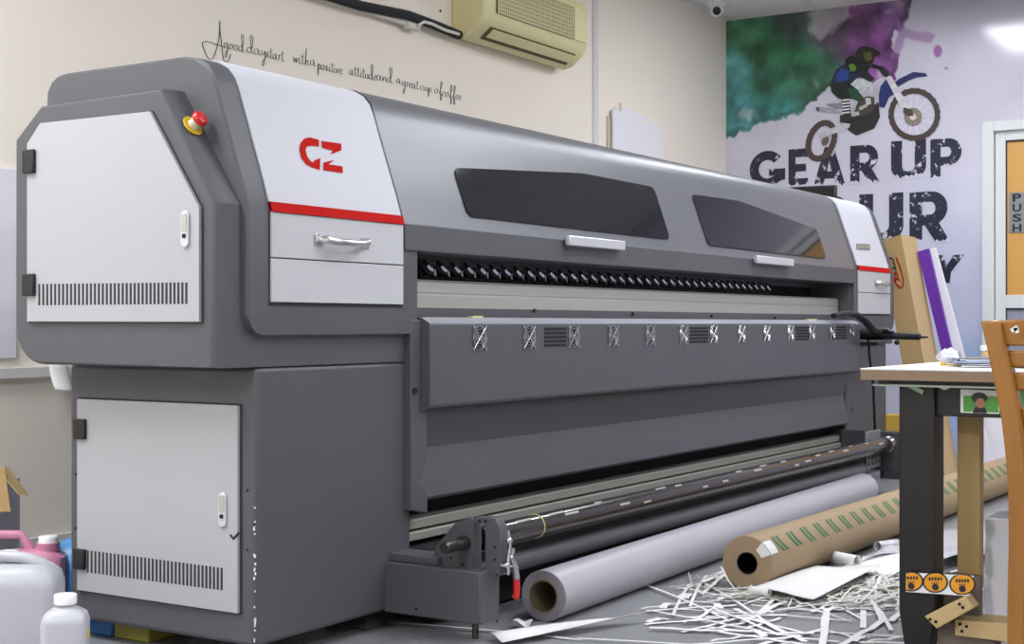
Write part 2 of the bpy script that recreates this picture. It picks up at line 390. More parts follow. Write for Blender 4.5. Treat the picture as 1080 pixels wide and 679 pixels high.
for i in range(14):
    a=2*PI*i/14; c,s=math.cos(a),math.sin(a)
    bk([(543+30*c-1.2*s,437+30*s+1.2*c),(543+30*c+1.2*s,437+30*s-1.2*c),(549+92*c+1.2*s,427+94*s-1.2*c),(549+92*c-1.2*s,427+94*s+1.2*c)],'spoke',M['foamboard'],2)
bk([(110,395),(122,394),(205,402),(222,424),(130,414),(110,410)],'exhaust','a9a7b0',3)
bk([(108,394),(122,394),(124,414),(110,412)],'exhaust_tip','5a5560',4)
bk([(150,380),(215,375),(262,380),(250,398),(200,404)],'rear_fender','8d8b9c',4)
bk([(255,300),(290,268),(330,262),(360,285),(330,320),(290,345),(262,330)],'side_panel','c9d2d6',2)
bk([(398,300),(428,268),(452,300),(462,335),(436,350),(415,398),(392,392),(390,340)],'radiator_shroud','28346e',5)
bk([(345,300),(400,262),(424,262),(396,300),(350,325)],'tank','c7c6d6',5)
bk([(452,292),(480,268),(545,237),(600,243),(609,256),(560,260),(520,276),(470,306)],'front_fender','2b3264',6)
bk([(418,262),(444,254),(478,310),(535,405),(512,424),(488,398),(440,300)],'front_fork','d6d4de',7)
bk([(500,395),(540,405),(546,432),(522,436),(500,420)],'fork_foot','4c4744',8)
bk([(385,215),(405,208),(428,232),(440,250),(424,262),(405,250)],'handlebar_clamp','2a2a30',8)
bk([(345,205),(372,202),(402,214),(398,226),(360,218)],'handlebar','1f2024',8)
bk([(420,225),(436,228),(436,252),(424,250)],'number_plate_edge','34343c',9)
bk([(184,262),(200,225),(236,205),(272,198),(326,216),(304,246),(262,292),(186,300),(174,290)],'rider_jacket','23304a',6)
bk([(196,250),(222,222),(258,232),(250,272),(205,282)],'rider_jacket_blue','2e4a92',7)
bk([(172,288),(250,284),(300,320),(296,345),(262,358),(210,356),(178,326)],'rider_trousers','1c2624',7)
bk([(250,310),(285,310),(320,350),(300,370),(262,352)],'rider_knee','27503c',8)
bk([(238,178),(268,162),(330,190),(352,206),(340,236),(300,252),(262,235),(240,210)],'rider_arm','1e2722',8)
bk([(255,205),(275,200),(290,215),(286,232),(262,236)],'rider_elbow_green','5f8f3c',9)
bk([(292,236),(336,232),(372,268),(352,282),(300,256)],'rider_forearm','2b2c34',9)
bk([(286,150),(300,130),(325,121),(362,128),(398,152),(392,162),(372,162),(364,196),(330,206),(296,190)],'rider_helmet','262420',9)
bk([(322,150),(352,146),(362,180),(338,190),(322,172)],'rider_goggles','58592e',10)
bk([(222,356),(258,350),(264,420),(240,430),(226,420)],'rider_shin','26282a',8)
for i in range(5): bk([(224,362+i*14),(259,358+i*14),(260,364+i*14),(225,368+i*14)],'shin_stripe',M['foamboard'],10)
bk([(216,432),(262,418),(300,416),(310,440),(240,466),(216,462)],'rider_boot','2f3034',9)
bk([(262,418),(300,414),(304,430),(270,438)],'boot_stripe','b9bcc0',10)

# door
dr=thing('door_1',(XW,Yd,0),None,None); dr['kind']='structure'
zt1=onX(1060,133,XW).z
yf=onX(1049,342,XW).y; yg=onX(1060.5,342,XW).y; zg=onX(1062,148,XW).z; zgb=onX(1062,311,XW).z; zg2=onX(1062,325,XW).z
MB().box(XW-.03,XW+.02,yf,Yd+.03,0,zt1+.03).box(XW-.03,XW+.02,Yd2-.03,Yd2+.03,0,zt1+.03).box(XW-.031,XW+.02,Yd2+.031,yf-.001,zt1-.03,zt1+.03).build('door_frame','door_white',dr,bevel=.004)
MB().box(XW,XW+.04,yg,yf-.004,0,zt1-.03).box(XW,XW+.04,Yd2+.03,Yd2+.12,0,zt1-.03).box(XW,XW+.04,Yd2+.1,yg,zg,zt1-.03).box(XW,XW+.04,Yd2+.1,yg,zg2,zgb).box(XW,XW+.04,Yd2+.1,yg,0,.12).build('door_leaf','door_white',dr,bevel=.003)
MB().box(XW+.015,XW+.025,Yd2+.1,yg,zgb,zg).build('door_pane','door_orange',dr)
MB().box(XW+.015,XW+.025,Yd2+.1,yg,.1,zg2).build('lower_pane','door_grey',dr)
MB().box(XW+.004,XW+.014,yg-.006,yg,zgb,zg).box(XW+.004,XW+.014,Yd2+.12,yg,zg-.008,zg).box(XW+.004,XW+.014,yg-.006,yg,.12,zg2).box(XW+.004,XW+.014,Yd2+.12,yg,zg2-.008,zg2).build('pane_gasket','slot',dr)
sa=onX(1064,203,XW); sb=onX(1080.5,245,XW)
sg=MB().box(XW+.008,XW+.0145,sb.y,sa.y,sb.z,sa.z).build('door_sign','sign_grey',bevel=.001)
tag(sg,'small vertical silver door sign reading PUSH on the amber door pane','sign')
for i,ch in enumerate('PUSH'):
    zc=sa.z-(i+.53)*(sa.z-sb.z)/4; yc=(sa.y+sb.y)/2; w=.026; h=.024
    vs,fs=text_mesh(ch,lambda u,v:(XW+.007,yc+w-2*w*u,zc-h+2*h*v),.03)
    MB().add(vs,fs).build('letter_'+ch.lower(),'ink',sg,smooth=0)

# ------------------------------------------------------------------ wall script lettering (single line handwriting)
GL={ # strokes in (x,y): x-height = 1
 'a':[[(.75,.8),(.45,1),(.12,.7),(.1,.25),(.35,0),(.6,.25),(.75,.9),(.75,.2),(.95,0),(1.15,.15)]],
 'c':[[(.7,.8),(.45,1),(.12,.65),(.15,.2),(.45,0),(.8,.2)]],
 'd':[[(.7,.8),(.4,.95),(.1,.6),(.12,.15),(.4,0),(.65,.3),(.95,1.6),(1.0,2.7),(.75,3.05),(.6,2.6),(.72,1.2),(.8,.2),(1.0,0),(1.2,.15)]],
 'e':[[(.1,.45),(.5,.55),(.65,.85),(.4,1),(.12,.65),(.15,.2),(.45,0),(.8,.2)]],
 'f':[[(.1,.1),(.45,1.2),(.7,2.5),(.55,2.9),(.4,2.4),(.38,.8),(.35,-1.1),(.5,-1.3),(.6,-.6),(.5,.1),(.8,.3)]],
 'g':[[(.7,.8),(.4,1),(.1,.65),(.15,.2),(.4,.05),(.65,.35),(.75,.95),(.72,-.6),(.5,-1.5),(.3,-1.3),(.45,-.6),(1.05,.2)]],
 'h':[[(.15,.1),(.3,1.4),(.35,2.9),(.28,2.4),(.2,.05),(.35,.7),(.6,.95),(.72,.6),(.75,.1),(1.0,.15)]],
 'i':[[(.2,.9),(.2,.15),(.35,0),(.55,.2)],[(.25,1.4),(.28,1.5)]],
 'l':[[(.1,.2),(.4,1.6),(.45,2.8),(.25,2.4),(.25,.3),(.4,0),(.6,.2)]],
 'n':[[(.15,.9),(.2,.05),(.35,.7),(.6,.95),(.7,.6),(.72,.1),(.95,.15)]],
 'o':[[(.45,1),(.15,.75),(.12,.25),(.4,0),(.7,.25),(.7,.75),(.45,1),(.7,.85),(1.0,.9)]],
 'p':[[(.2,.9),(.2,-.9),(.25,-1.1),(.3,-.2),(.35,.8),(.6,.95),(.72,.5),(.5,.05),(.3,.15)],[(.6,.1),(.95,.2)]],
 'r':[[(.15,.95),(.3,.9),(.28,.05)],[(.29,.55),(.45,.92),(.75,1.0)]],
 's':[[(.1,.1),(.5,1.1),(.45,.7),(.65,.25),(.4,0),(.15,.1)],[(.62,.2),(.9,.3)]],
 't':[[(.35,1.8),(.3,.3),(.45,0),(.75,.2)],[(.05,1.25),(.7,1.35)]],
 'u':[[(.15,.9),(.15,.25),(.4,0),(.65,.3),(.7,.95),(.72,.2),(.95,.1)]],
 'v':[[(.1,.9),(.35,.05),(.6,.9),(.9,.85)]],
 'w':[[(.05,.9),(.25,.05),(.5,.8),(.65,.05),(.9,.9),(1.1,.85)]],
 'y':[[(.15,.95),(.2,.35),(.45,.2),(.7,.95),(.65,-.5),(.45,-1.6),(.25,-1.4),(.45,-.6),(.95,.2)]],
 'A':[[(1.0,1.55),(.35,1.65),(.05,1.6),(-.15,1.3),(.1,.3),(.35,-.1),(.55,0),(.8,.8),(1.05,2.5),(1.1,4.1),(1.12,3.0),(1.25,1.4),(1.35,.3),(1.5,0),(1.7,.1),(1.9,.9)],[(.9,1.55),(1.4,1.5)]],
}
def crom(P,n=5):
    P=[Vector((p[0],p[1])) for p in P]; Q=[P[0]]+P+[P[-1]]; o=[]
    for i in range(1,len(Q)-2):
        for k in range(n):
            t=k/n; a,b,c,d=Q[i-1:i+3]
            o.append(.5*((2*b)+(c-a)*t+(2*a-5*b+4*c-d)*t*t+(3*b-a-3*c+d)*t**3))
    o.append(P[-1]); return o
WORDS=[('A',213,243,60,10.3),('good',236,257.5,53.5,6.2),('day',260,281,58,6.2),('start',280,299.5,63.5,6),('with',309,326,68.5,6),('a',327,333,71.5,6),('positive',335,361,75.5,5.6),
       ('attitude',368,397,81.5,5.4),('and',397,414,87,5.4),('a',418,423,90.5,5),('great',424,441.5,93.5,5.2),('cup',443,455,97.5,4.6),('of',458,466.5,101,4.8),('coffee',466,487,104,4.8)]
wl=thing('wall_lettering',(onY(212,60,YW).x,YW,onY(212,60,YW).z),'black handwritten style lettering about a good day and coffee on the cream wall','lettering')
for w,x0,x1,yb,xh in WORDS:
    yb-=(3 if w!='A' else .5)
    adv=0; st=[]
    for ch in w:
        for s in GL[ch]: st.append([(adv+p.x,p.y) for p in crom(s)])
        adv+= max(p[0] for s in GL[ch] for p in s)*.93
    ax=min(p[0] for s in st for p in s); bx=max(p[0] for s in st for p in s)
    A=onY(x0,yb,YW); B=onY(x1,yb,YW); zb=A.z; sc=onY(x0,yb-xh,YW).z-zb
    mb=MB()
    for s in st:
        pts=[(A.x+(B.x-A.x)*(p[0]-ax)/(bx-ax),YW-.002,zb+p[1]*sc) for p in s]
        mb.tube(pts,.0017 if w!='A' else .0022,4,flat=.5)
    mb.build('word_'+w.lower(),'ink',wl,smooth=0)

# ------------------------------------------------------------------ air conditioner
p0=onY(477,0,YW); yfz=YW-.19
xa=onY(480,60,YW-.10).x-.02
AX0=onX(0,0,1).x
ax0=onY(476,20,YW).x; ax1=ax0+.98
# front face right end should project at px ~619
for _ in range(60):
    if proj((ax1,yfz,2.3))[0]<619: ax1+=.005
zb_=onY(590,72,YW-.06).z
acz0=zb_; 
ac=thing('air_conditioner',((ax0+ax1)/2,YW,acz0),'yellowed wall air conditioner mounted high on the cream wall','air conditioner')
prof=[(YW,acz0+.02),(YW-.05,acz0),(YW-.10,acz0+.01),(YW-.165,acz0+.06),(YW-.19,acz0+.10),(YW-.195,acz0+.30),(YW-.17,acz0+.345),(YW-.12,acz0+.36),(YW,acz0+.36)]
MB().xprof(prof,ax0,ax1).build('housing','ac',ac,bevel=.012,seg=3)
# outlet slot with louvre
def ofs(y,z,d): return (y-d,z-d*.6)
MB().obox(((ax0+ax1)/2+.0,YW-.137,acz0+.036),((ax1-ax0)/2-.09,0,0),(0,-.030,.024),(0,-.004,-.004)).build('outlet','acdark',ac)
MB().obox(((ax0+ax1)/2+.01,YW-.147,acz0+.035),((ax1-ax0)/2-.10,0,0),(0,-.0205,.0158),(0,-.0018,-.0024)).build('louvre','ac',ac,bevel=.002)
gx0=ax0+.10; gx1=ax1-.16
gr=MB(); gr.box(gx0,gx1,YW-.1985,YW-.194,acz0+.125,acz0+.295); gr.mi(1)
nsl=46
for i in range(nsl):
    x=gx0+(i+.5)*(gx1-gx0)/nsl; gr.box(x-.0045,x+.0045,YW-.201,YW-.198,acz0+.128,acz0+.292)
for j in range(9): z=acz0+.128+j*.0205; gr.box(gx0,gx1,YW-.202,YW-.198,z-.0025,z+.0025)
gr.build('intake_grille',['acdark',mat('ac_grille','cdc596',.5)],ac,smooth=0)
MB().box(gx1+.012,ax1-.03,YW-.199,YW-.194,acz0+.125,acz0+.295).build('control_cover','ac',ac,bevel=.002)
vs,fs=text_mesh('AIR',lambda u,v:(gx1+.05+.03*u,YW-.2,acz0+.235+.012*v)) if False else ([],[])
# pipes
A=onY(300,-12,YW-.03); 
def wp(px,py,d=.03): return onY(px,py,YW-d)
pp=thing('pipe_bundle',wp(400,10),'black insulated hose and white pipes leading to the air conditioner','pipes')
MB().tube([wp(-250,-190,.05),wp(100,-90,.05),wp(335,-8,.05),wp(380,6,.05),wp(430,16,.05),wp(460,27,.05),wp(484,37,.05)],.022,12).build('insulated_hose','foam',pp)
MB().tube([wp(-250,-183,.03),wp(340,-2,.03),wp(400,16,.03),wp(436,28,.03)],.011,10).build('drain_pipe','pipe_white',pp)
MB().tube([wp(-250,-187,.03),wp(345,-5,.03),wp(400,11,.03),wp(436,24,.03)],.010,10).build('white_pipe','pipe_white',pp)
MB().tube([wp(436,27,.03),wp(441,27,.06),wp(447,23,.07),wp(455,25,.07),wp(470,32,.07),wp(484,36,.07)],.007,10).build('white_cable','pipe_white',pp)
MB().tube([wp(428,26,.035),wp(440,29,.035)],.02,12).build('pipe_joint','pipe_white',pp)
MB().sphere(wp(464.5,11.5,.002),.006).build('screw','slot',pp)

# foam board pinned to the wall
a=onY(647,112,YW-.03); b=onY(699.5,112,YW-.03); a2=onY(649,116,YW-.03)
bs=thing('notice_board',(a.x,YW-.03,1.35),'white board on the cream wall behind the printer with its left edge showing','board')
zT=onY(648,115.5,YW-.03).z
MB().prism([(a.x,YW-.03,1.35),(b.x,YW-.03,1.35),(b.x,YW-.03,onY(699,136,YW-.03).z),(a.x+.24*(b.x-a.x)/1,YW-.03,onY(665,114,YW-.03).z),(a.x,YW-.03,zT)],(0,.012,0)).build('white_sheet','foamboard',bs)
MB().prism([(a.x-.03,YW-.012,1.35),(a.x+.2,YW-.012,1.35),(a.x+.2,YW-.012,zT-.06),(a.x-.03,YW-.012,zT-.04)],(0,.01,0)).build('backing_card',mat('backing_card','c9c0ac',.7),bs)
q=onY(654.5,112,YW-.034)
MB().box(q.x-.006,q.x+.008,YW-.036,YW-.03,q.z-.025,q.z+.02).build('clip','collar',bs)

# cctv camera
c=onZ(756,7,ZC-.045)
c=Vector((8.35,0,0)); 
# find Y near the wall giving px 756
Yc=YW-.18
cp=onY(756,9,Yc)
cc=thing('security_camera',(cp.x,Yc,ZC),'small white dome security camera on the ceiling in the wall corner','security camera')
zc=min(cp.z,ZC-.05)
MB().cyl((cp.x,Yc,ZC),(cp.x,Yc,ZC-.03),.055,24).build('mount','hdpe_cap',cc)
dirv=(O0-Vector((cp.x,Yc,zc))).normalized(); dirv=Vector((dirv.x,dirv.y,-.35)).normalized()
MB().sphere((cp.x,Yc,zc),.045).build('head','hdpe_cap',cc,smooth=60)
MB().cyl(Vector((cp.x,Yc,zc))+dirv*.034,Vector((cp.x,Yc,zc))+dirv*.050,.026,20).build('lens','black',cc)

# ------------------------------------------------------------------ the printer
PR=thing('wide_format_printer',(4.8,2.55,0),'long grey wide format printer with white end panels and red GZ logo','printer')
def part(mb,name,m,bevel=0,parent=PR,**k): return mb.build(name,m,parent,bevel=bevel,**k)
YF=2.23
def slopeY(z): return 2.227+.352*(z-1.067)
top=[(2.327,1.355),(2.340,1.385),(2.360,1.408),(2.392,1.425),(2.435,1.432),(2.845,1.432),(2.878,1.428),(2.903,1.415),(2.918,1.393),(2.92,1.36)]
def shellprof(zb,yin=0,tin=0,yb=2.92):
    return [(YF+yin,zb),(YF+yin,1.067)]+[(slopeY(z)+yin,z-tin*.3) for z in (1.14,1.22,1.30)]+[(y+yin*(1 if i<4 else 0)-(yin if i>6 else 0),z-tin) for i,(y,z) in enumerate(top)]+[(yb-yin,zb)]
# left upper module shell
def shell(x0,x1,dirn):
    seq=[(0,.050,.006,.006),(.006,.034,0,0),(.014,.018,0,0),(.028,.006,0,0),(.045,0,0,0)]
    R=[[( x0+dirn*dx, y,z) for y,z in shellprof(.775+dz,yi,ti)] for dx,dz,yi,ti in seq]
    R.append([(x1,y,z) for y,z in shellprof(.775)])
    return MB().loft(R)
part(shell(2.40,2.99,1),'end_shell','grey',smooth=30)
# end box
def boxprof(d,e):
    return [(2.25+d,.697+e*.3+.004),(2.25+d,1.075),(2.43+d*.4,1.348-e),(2.853,1.343-e),(2.952-e,1.264-e*.5)]+[(2.952-.10+(.10-e)*math.cos(a),.80+(.10-e)*math.sin(a)) for a in [-PI/2*i/8 for i in range(9)]]+[(2.25+d+.004,.70+e*.3)]
seq=[(0,.030,.008),(.004,.022,.003),(.012,.014,.001),(.026,.006,0),(.05,0,0)]
R=[[(2.33+dx,y,z) for y,z in boxprof(d,e)] for dx,d,e in seq]+[[(3.05,y,z) for y,z in boxprof(0,0)]]
eb=part(MB().loft(R),'end_box','grey',smooth=25)
# frame below the opening join and the upright beside the opening
part(MB().box(2.986,3.055,YF-.0002,2.6,.775,1.0),'opening_frame','grey',.001)
# white upper panel (sloped) and lower panel
def strip_panel(x0,x1,zlo,off,name,m,zhi=None,parent=PR):
    pr=[(YF,1.067)]+[(slopeY(z),z) for z in (1.14,1.22,1.30)]+top[:6] 
    if zlo<1.067: pr=[(YF,zlo)]+pr
    out=[]; n=len(pr)
    P=[Vector((p[0],p[1])) for p in pr]
    for i,p in enumerate(P):
        t=(P[min(i+1,n-1)]-P[max(i-1,0)]).normalized(); out.append(p+Vector((-t.y,t.x))*off)
    ring=[(p.x,p.y) for p in out]+[(p.x+.004,p.y-.004) for p in P[::-1]]
    return MB().loft([[(x0,y,z) for y,z in ring],[(x1,y,z) for y,z in ring]]).build(name,m,parent,smooth=30)
def front_unit(x0,x1,right=False):
    a=strip_panel(x0,x1,1.067,.004,'upper_panel','white_gloss')
    z1=1.062; zs=.955
    b=part(MB().box(x0,x1,YF-.006,YF+.01,zs+.0015,z1),'flap_panel','front_white',.0015)
    c=part(MB().box(x0,x1,YF-.006,YF+.01,.852,zs-.0015),'lower_panel','front_white',.0015)
    part(MB().box(x0-.004,x1+.004,YF-.001,YF+.01,.843,1.067),'panel_gap','slot')
    return a,b,c
up,fl,lp=front_unit(2.474,2.985)
# red stripe follows the bend
def stripe(x0,x1):
    part(MB().prism([(x0,slopeY(1.064)-.0062,1.0625),(x0,slopeY(1.086)-.0062,1.086),(x0,slopeY(1.086)+.004,1.086),(x0,slopeY(1.064)+.004,1.064)],(x1-x0,0,0)),'red_stripe','red')
stripe(2.474,2.985)
def onSlope(px,py,off=.006):
    a=O0; d=ray(px,py); n=Vector((0,-1,.352)).normalized(); p0=Vector((0,slopeY(1.2),1.2))+n*off
    return a+d*((p0-a).dot(n)/d.dot(n))
# logo
def c1(x,y): return onSlope(200+x/3.573,y/3.573,.0055)
G=[(487,526),(452,517),(432,522),(418,540),(414,565),(422,596),(438,618),(462,631),(491,640),(493,595),(466,606),(472,616),(456,606),(444,590),(437,566),(442,552),(458,549),(488,552)]
Z1=[(497,530),(572,541),(572,566),(528,583),(541,568),(499,556)]
Z2=[(504,612),(547,602),(524,619),(576,626),(578,652),(505,641)]
lg=MB()
for s in (G,Z1,Z2): lg.flat([[c1(*p) for p in s]])
lgo=part(lg,'logo','red',smooth=0); lgo['label']='red GZ logo on the white panel'
# chrome flap handle
def flap_handle(xc,w=.17):
    mb=MB(); z=1.005; y=YF-.006
    mb.tube([(xc-w/2+.01,y,z),(xc-w/2+.015,y-.02,z),(xc-w/2+.04,y-.03,z-.004),(xc+w/2-.04,y-.03,z-.004),(xc+w/2-.015,y-.02,z),(xc+w/2-.01,y,z)],[.011,.011,.009,.009,.011,.011],10)
    for s in (-1,1): mb.box(xc+s*w/2-.014,xc+s*w/2+.014,y-.006,y,z-.014,z+.014)
    mb.build('handle','chrome',None) if False else None
    return mb
hx=(onY(336,248,YF).x+onY(380,252,YF).x)/2
flap_handle(hx,.18).build('chrome_handle','chrome',fl,bevel=.001)
# lower cabinet left
lc=part(MB().box(2.446,3.055,2.25,2.885,.05,.70),'lower_cabinet','grey',.012,seg=3)
# doors on the X-facing end
def door(polypx,X,name,slots,hinges,lock,sub):
    poly=[onX(x,y,X) for x,y in polypx]
    mb=MB(); mb.prism([p+Vector((-.010,0,0)) for p in poly],(.012,0,0)); mb.mi(1)
    x0,x1,ya,yb,n,sl=slots
    for i in range(n):
        t=i/(n-1); px=x0+(x1-x0)*t; u=onX(px,ya+sl*t,X); l=onX(px,yb+sl*t,X)
        mb.box(X-.0108,X-.009,u.y-.0032,u.y+.0032,l.z,u.z)
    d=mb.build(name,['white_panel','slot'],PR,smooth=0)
    for hx_,hy0,hy1 in hinges:
        a=onX(hx_-1,hy0,X); b=onX(hx_+11,hy1,X)
        MB().box(X-.020,X-.009,b.y,a.y,b.z,a.z).build('hinge','black',d,bevel=.003)
    lx,ly0,ly1=lock; a=onX(lx,ly0,X-.012); b=onX(lx,ly1,X-.012); r=.0125; pts=[]
    for i in range(17): pts.append((a.y+r*math.cos(PI*i/16),a.z-r+r*math.sin(PI*i/16)))
    for i in range(17): pts.append((a.y-r*math.cos(PI*i/16),b.z+r-r*math.sin(PI*i/16)))
    lk=MB().prism([(X-.016,y,z) for y,z in pts],(.007,0,0)).build('lock_plate','chrome' if False else 'alu_handle',d,bevel=.002)
    r2=.008; zz=b.z+.036
    MB().prism([(X-.0175,a.y+ (y-a.y)*.62, zz+(z-b.z)*.62*(1) if False else max(min(z,a.z-.008),zz)) for y,z in pts],(.004,0,0)).build('latch','alu',d)
    MB().cyl((X-.018,a.y,b.z+.026),(X-.014,a.y,b.z+.026),.0055,16).build('keyhole','void',d)
    return d
# door gap behind
def gap(polypx,X):
    poly=[onX(x,y,X) for x,y in polypx]; part(MB().prism([p+Vector((-.002,0,0)) for p in poly],(.004,0,0)),'door_gap','slot')
UD=[(32,339),(213.2,339.3),(213.2,219),(161,118),(45.8,130.3),(32,152)]
gap([(30.8,340.2),(214.4,340.6),(214.4,218),(162,116.8),(45.2,129.2),(30.8,151.5)],2.33)
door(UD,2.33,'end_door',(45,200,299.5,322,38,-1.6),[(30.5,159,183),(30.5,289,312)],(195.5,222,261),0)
LD=[(84.8,420.4),(254.5,428.3),(252.8,647.2),(84.4,620)]
LD=[(x,y) for x,y in LD]
a=onX(84.8,420.6,2.446); b=onX(253.6,647,2.446)
# make it a true rectangle
def rectpx(X,y1,y0,z0,z1): return [proj((X,y,z)) for y,z in ((y1,z1),(y0,z1),(y0,z0),(y1,z0))]
ya=onX(84.6,520,2.446).y; yb=onX(253.7,520,2.446).y; z1=onX(84.8,420.5,2.446).z; z0=(onX(84.5,620,2.446).z+onX(253,647.2,2.446).z)/2
gap(rectpx(2.446,ya+.004,yb-.004,z0-.004,z1+.004),2.446)
sa_=proj((2.446,ya-.042,z0+.125)); 
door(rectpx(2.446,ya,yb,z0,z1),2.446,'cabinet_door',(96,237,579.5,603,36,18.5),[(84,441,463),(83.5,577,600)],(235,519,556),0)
# small holes beside the door
for px,py in ((261,517),(261,580),(268.5,553),(80,500),(79.5,557),(102,621)): 
    q=onX(px,py,2.4445); part(MB().cyl(q,q+Vector((-.001,0,0)),.0035,10),'screw_hole','void')
# chipped paint on the corner
cb=MB(); rr=random.Random(3)
for i in range(26):
    z=.06+rr.random()**1.5*.33; y=2.2495+rr.uniform(0,.004); s=rr.uniform(.001,.0035)
    cb.box(2.4458,2.4475+s*.3,y-.001,y+s*.8,z,z+s*rr.uniform(1,2.6))
part(cb,'paint_chips','paper')
# scuffs
sc_=MB()
for P in ([(243,564),(246,568),(252,562)],): 
    pts=[onX(x,y,2.435) for x,y in P]; sc_.tube(pts,.003,6)
part(sc_,'tape_mark','ink')
# emergency stop on the slanted facet: plane through (2.25,1.075),(2.43,1.348)
fn=Vector((0,-(1.348-1.075),(2.43-2.25))).normalized()
p0=Vector((0,2.25,1.075)); d=ray(203,133); ec=O0+d*((p0-O0).dot(fn)/d.dot(fn))
es=part(MB().cyl(ec,ec+fn*.003,.026,28),'emergency_stop','yellow'); es['label']='yellow backed red emergency stop button'
MB().cyl(ec+fn*.003,ec+fn*.021,.015,24,.014).build('button_collar','collar',es)
MB().tube([ec+fn*.020,ec+fn*.024,ec+fn*.031,ec+fn*.036,ec+fn*.039],[.014,.0195,.0195,.016,.004],28).build('button_head','red_knob',es)

# right module (mirrored)
part(shell(7.235,6.60,-1),'end_shell','grey',smooth=30)
R=[[(7.31-dx,y,z) for y,z in boxprof(d,e)] for dx,d,e in seq]+[[(6.58,y,z) for y,z in boxprof(0,0)]]
part(MB().loft(R),'end_box','grey',smooth=25)
front_unit(6.652,7.15); stripe(6.652,7.15)
flap_handle(6.99,.17).build('chrome_handle','chrome',bpy.data.objects['flap_panel.001'],bevel=.001)
part(MB().box(6.575,7.20,2.26,2.885,.05,.70),'lower_cabinet','grey',.012)
pl_=[onSlope(x,y,.006) for x,y in ((903,257),(917.5,257.5),(918,263.5),(903.6,263))]
part(MB().flat([pl_]),'model_badge',mat('badge','6d6a68',.4),smooth=0)
lt_=MB()
for i in range(5):
    x=904.5+i*2.7; lt_.flat([[onSlope(*p,.007) for p in ((x,258.5),(x+1.4,258.5),(x+1.6,262),(x+.2,262))]])
part(lt_,'badge_marks','alu',smooth=0)

# hood
hp=[(YF+.004,.997),(YF-.004,1.0),(YF-.004,1.064),(YF-.002,1.069)]+[(slopeY(z)-.003,z) for z in (1.14,1.22,1.30)]+[(y-.002,z+.004) for y,z in top[:-1]]+[(2.92,1.30),(2.62,1.28),(2.60,.997)]
hood=part(MB().xprof(hp,2.992,6.598),'hood','grey_hood',smooth=28)
hf=part(MB().box(2.993,6.598,YF-.0058,YF+.01,.996,1.066),'hood_lip','grey',.002)
part(MB().xprof([(y-.0035,z+.0055) for y,z in ([(YF,1.067)]+[(slopeY(z),z) for z in (1.14,1.22,1.30)]+top[:6])]+[(2.45,1.40),(2.30,1.2),(YF+.02,1.067)],2.9865,2.9915),'hood_gasket','black')
def rpoly(P,r,n=5):
    out=[]; P=[Vector(p) for p in P]; k=len(P)
    for i,p in enumerate(P):
        a=(P[i-1]-p); b=(P[(i+1)%k]-p); ra=min(r,a.length*.45); rb=min(r,b.length*.45)
        s=p+a.normalized()*ra; e=p+b.normalized()*rb
        for j in range(n+1): t=j/n; out.append(s*(1-t)**2+p*2*t*(1-t)+e*t*t)
    return out
for P in ([(477.6,177),(614.5,183),(689,197.5),(706.5,252.8),(493.5,228)],[(729,205),(779,212),(861.2,242),(871.2,272.8),(746.8,258.5)]):
    pts=rpoly([onSlope(x,y,.004) for x,y in P],.03); nrm=Vector((0,-1,.352)).normalized()
    w=MB().prism(pts,nrm*.0025).build('inspection_window','glass',hood,smooth=0)
for px0,px1,py in ((597,656,264.5),(796,834.5,283.5)):
    a=onY(px0,py,YF-.02); b=onY(px1,py,YF-.02); z=(a.z+b.z)/2
    z=1.062
    h=MB().box(a.x,b.x,YF-.034,YF-.016,z-.016,z+.016).box(a.x+.02,a.x+.05,YF-.02,YF,z-.01,z+.01).box(b.x-.05,b.x-.02,YF-.02,YF,z-.01,z+.01)
    h.build('pull_handle','alu_handle',hood,bevel=.004)
# interior
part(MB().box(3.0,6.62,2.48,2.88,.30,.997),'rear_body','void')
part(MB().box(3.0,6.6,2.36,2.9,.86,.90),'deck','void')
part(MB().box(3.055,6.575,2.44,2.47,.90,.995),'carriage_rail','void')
part(MB().box(3.055,6.575,2.40,2.44,.975,.997),'rail_cover','grey_dark')
# platen beam
part(MB().xprof([(2.30,.845),(2.30,.881),(2.3015,.883),(2.3015,.887),(2.30,.889),(2.30,.918),(2.308,.925),(2.36,.925),(2.36,.845)],3.055,6.575),'platen_beam','alu',smooth=0)
part(MB().box(3.055,6.6,2.285,2.40,.80,.846),'beam_base','grey')
for px,py in ((563,327.5),(667,331),(750,333),(817,335)):
    q=onY(px,py,2.284); part(MB().cyl(q,q+Vector((0,-.006,0)),.006,10),'beam_screw','black')
# row of media clamps
xs=[onY(px,283,2.38).x for px in (453.3,810)]; n=38
clip=None
for i in range(n):
    x=xs[0]+(xs[1]-xs[0])*i/(n-1)
    if i==0:
        mb=MB()
        mb.prism([(x-.026,2.39,.985),(x+.03,2.39,.983),(x+.02,2.38,.972),(x-.012,2.38,.972)],(0,-.01,0))
        mb.obox((x,2.385,.958),(.015,0,-.007),(0,.006,0),(.005,0,.008))
        mb.prism([(x+.02,2.39,.942),(x+.036,2.39,.942),(x+.026,2.386,.962)],(0,-.008,0)); mb.mi(1)
        mb.tube([(x-.030,2.392,.975),(x-.008,2.378,.948),(x+.010,2.378,.944)],.009,8)
        mb.box(x-.035,x+.04,2.39,2.40,.935,.99)
        clip=mb.build('media_clamp',['chrome','black'],PR,smooth=30)
    else:
        c_=clip.copy(); C.objects.link(c_); c_.parent=PR; c_.location=(x-xs[0],0,0)

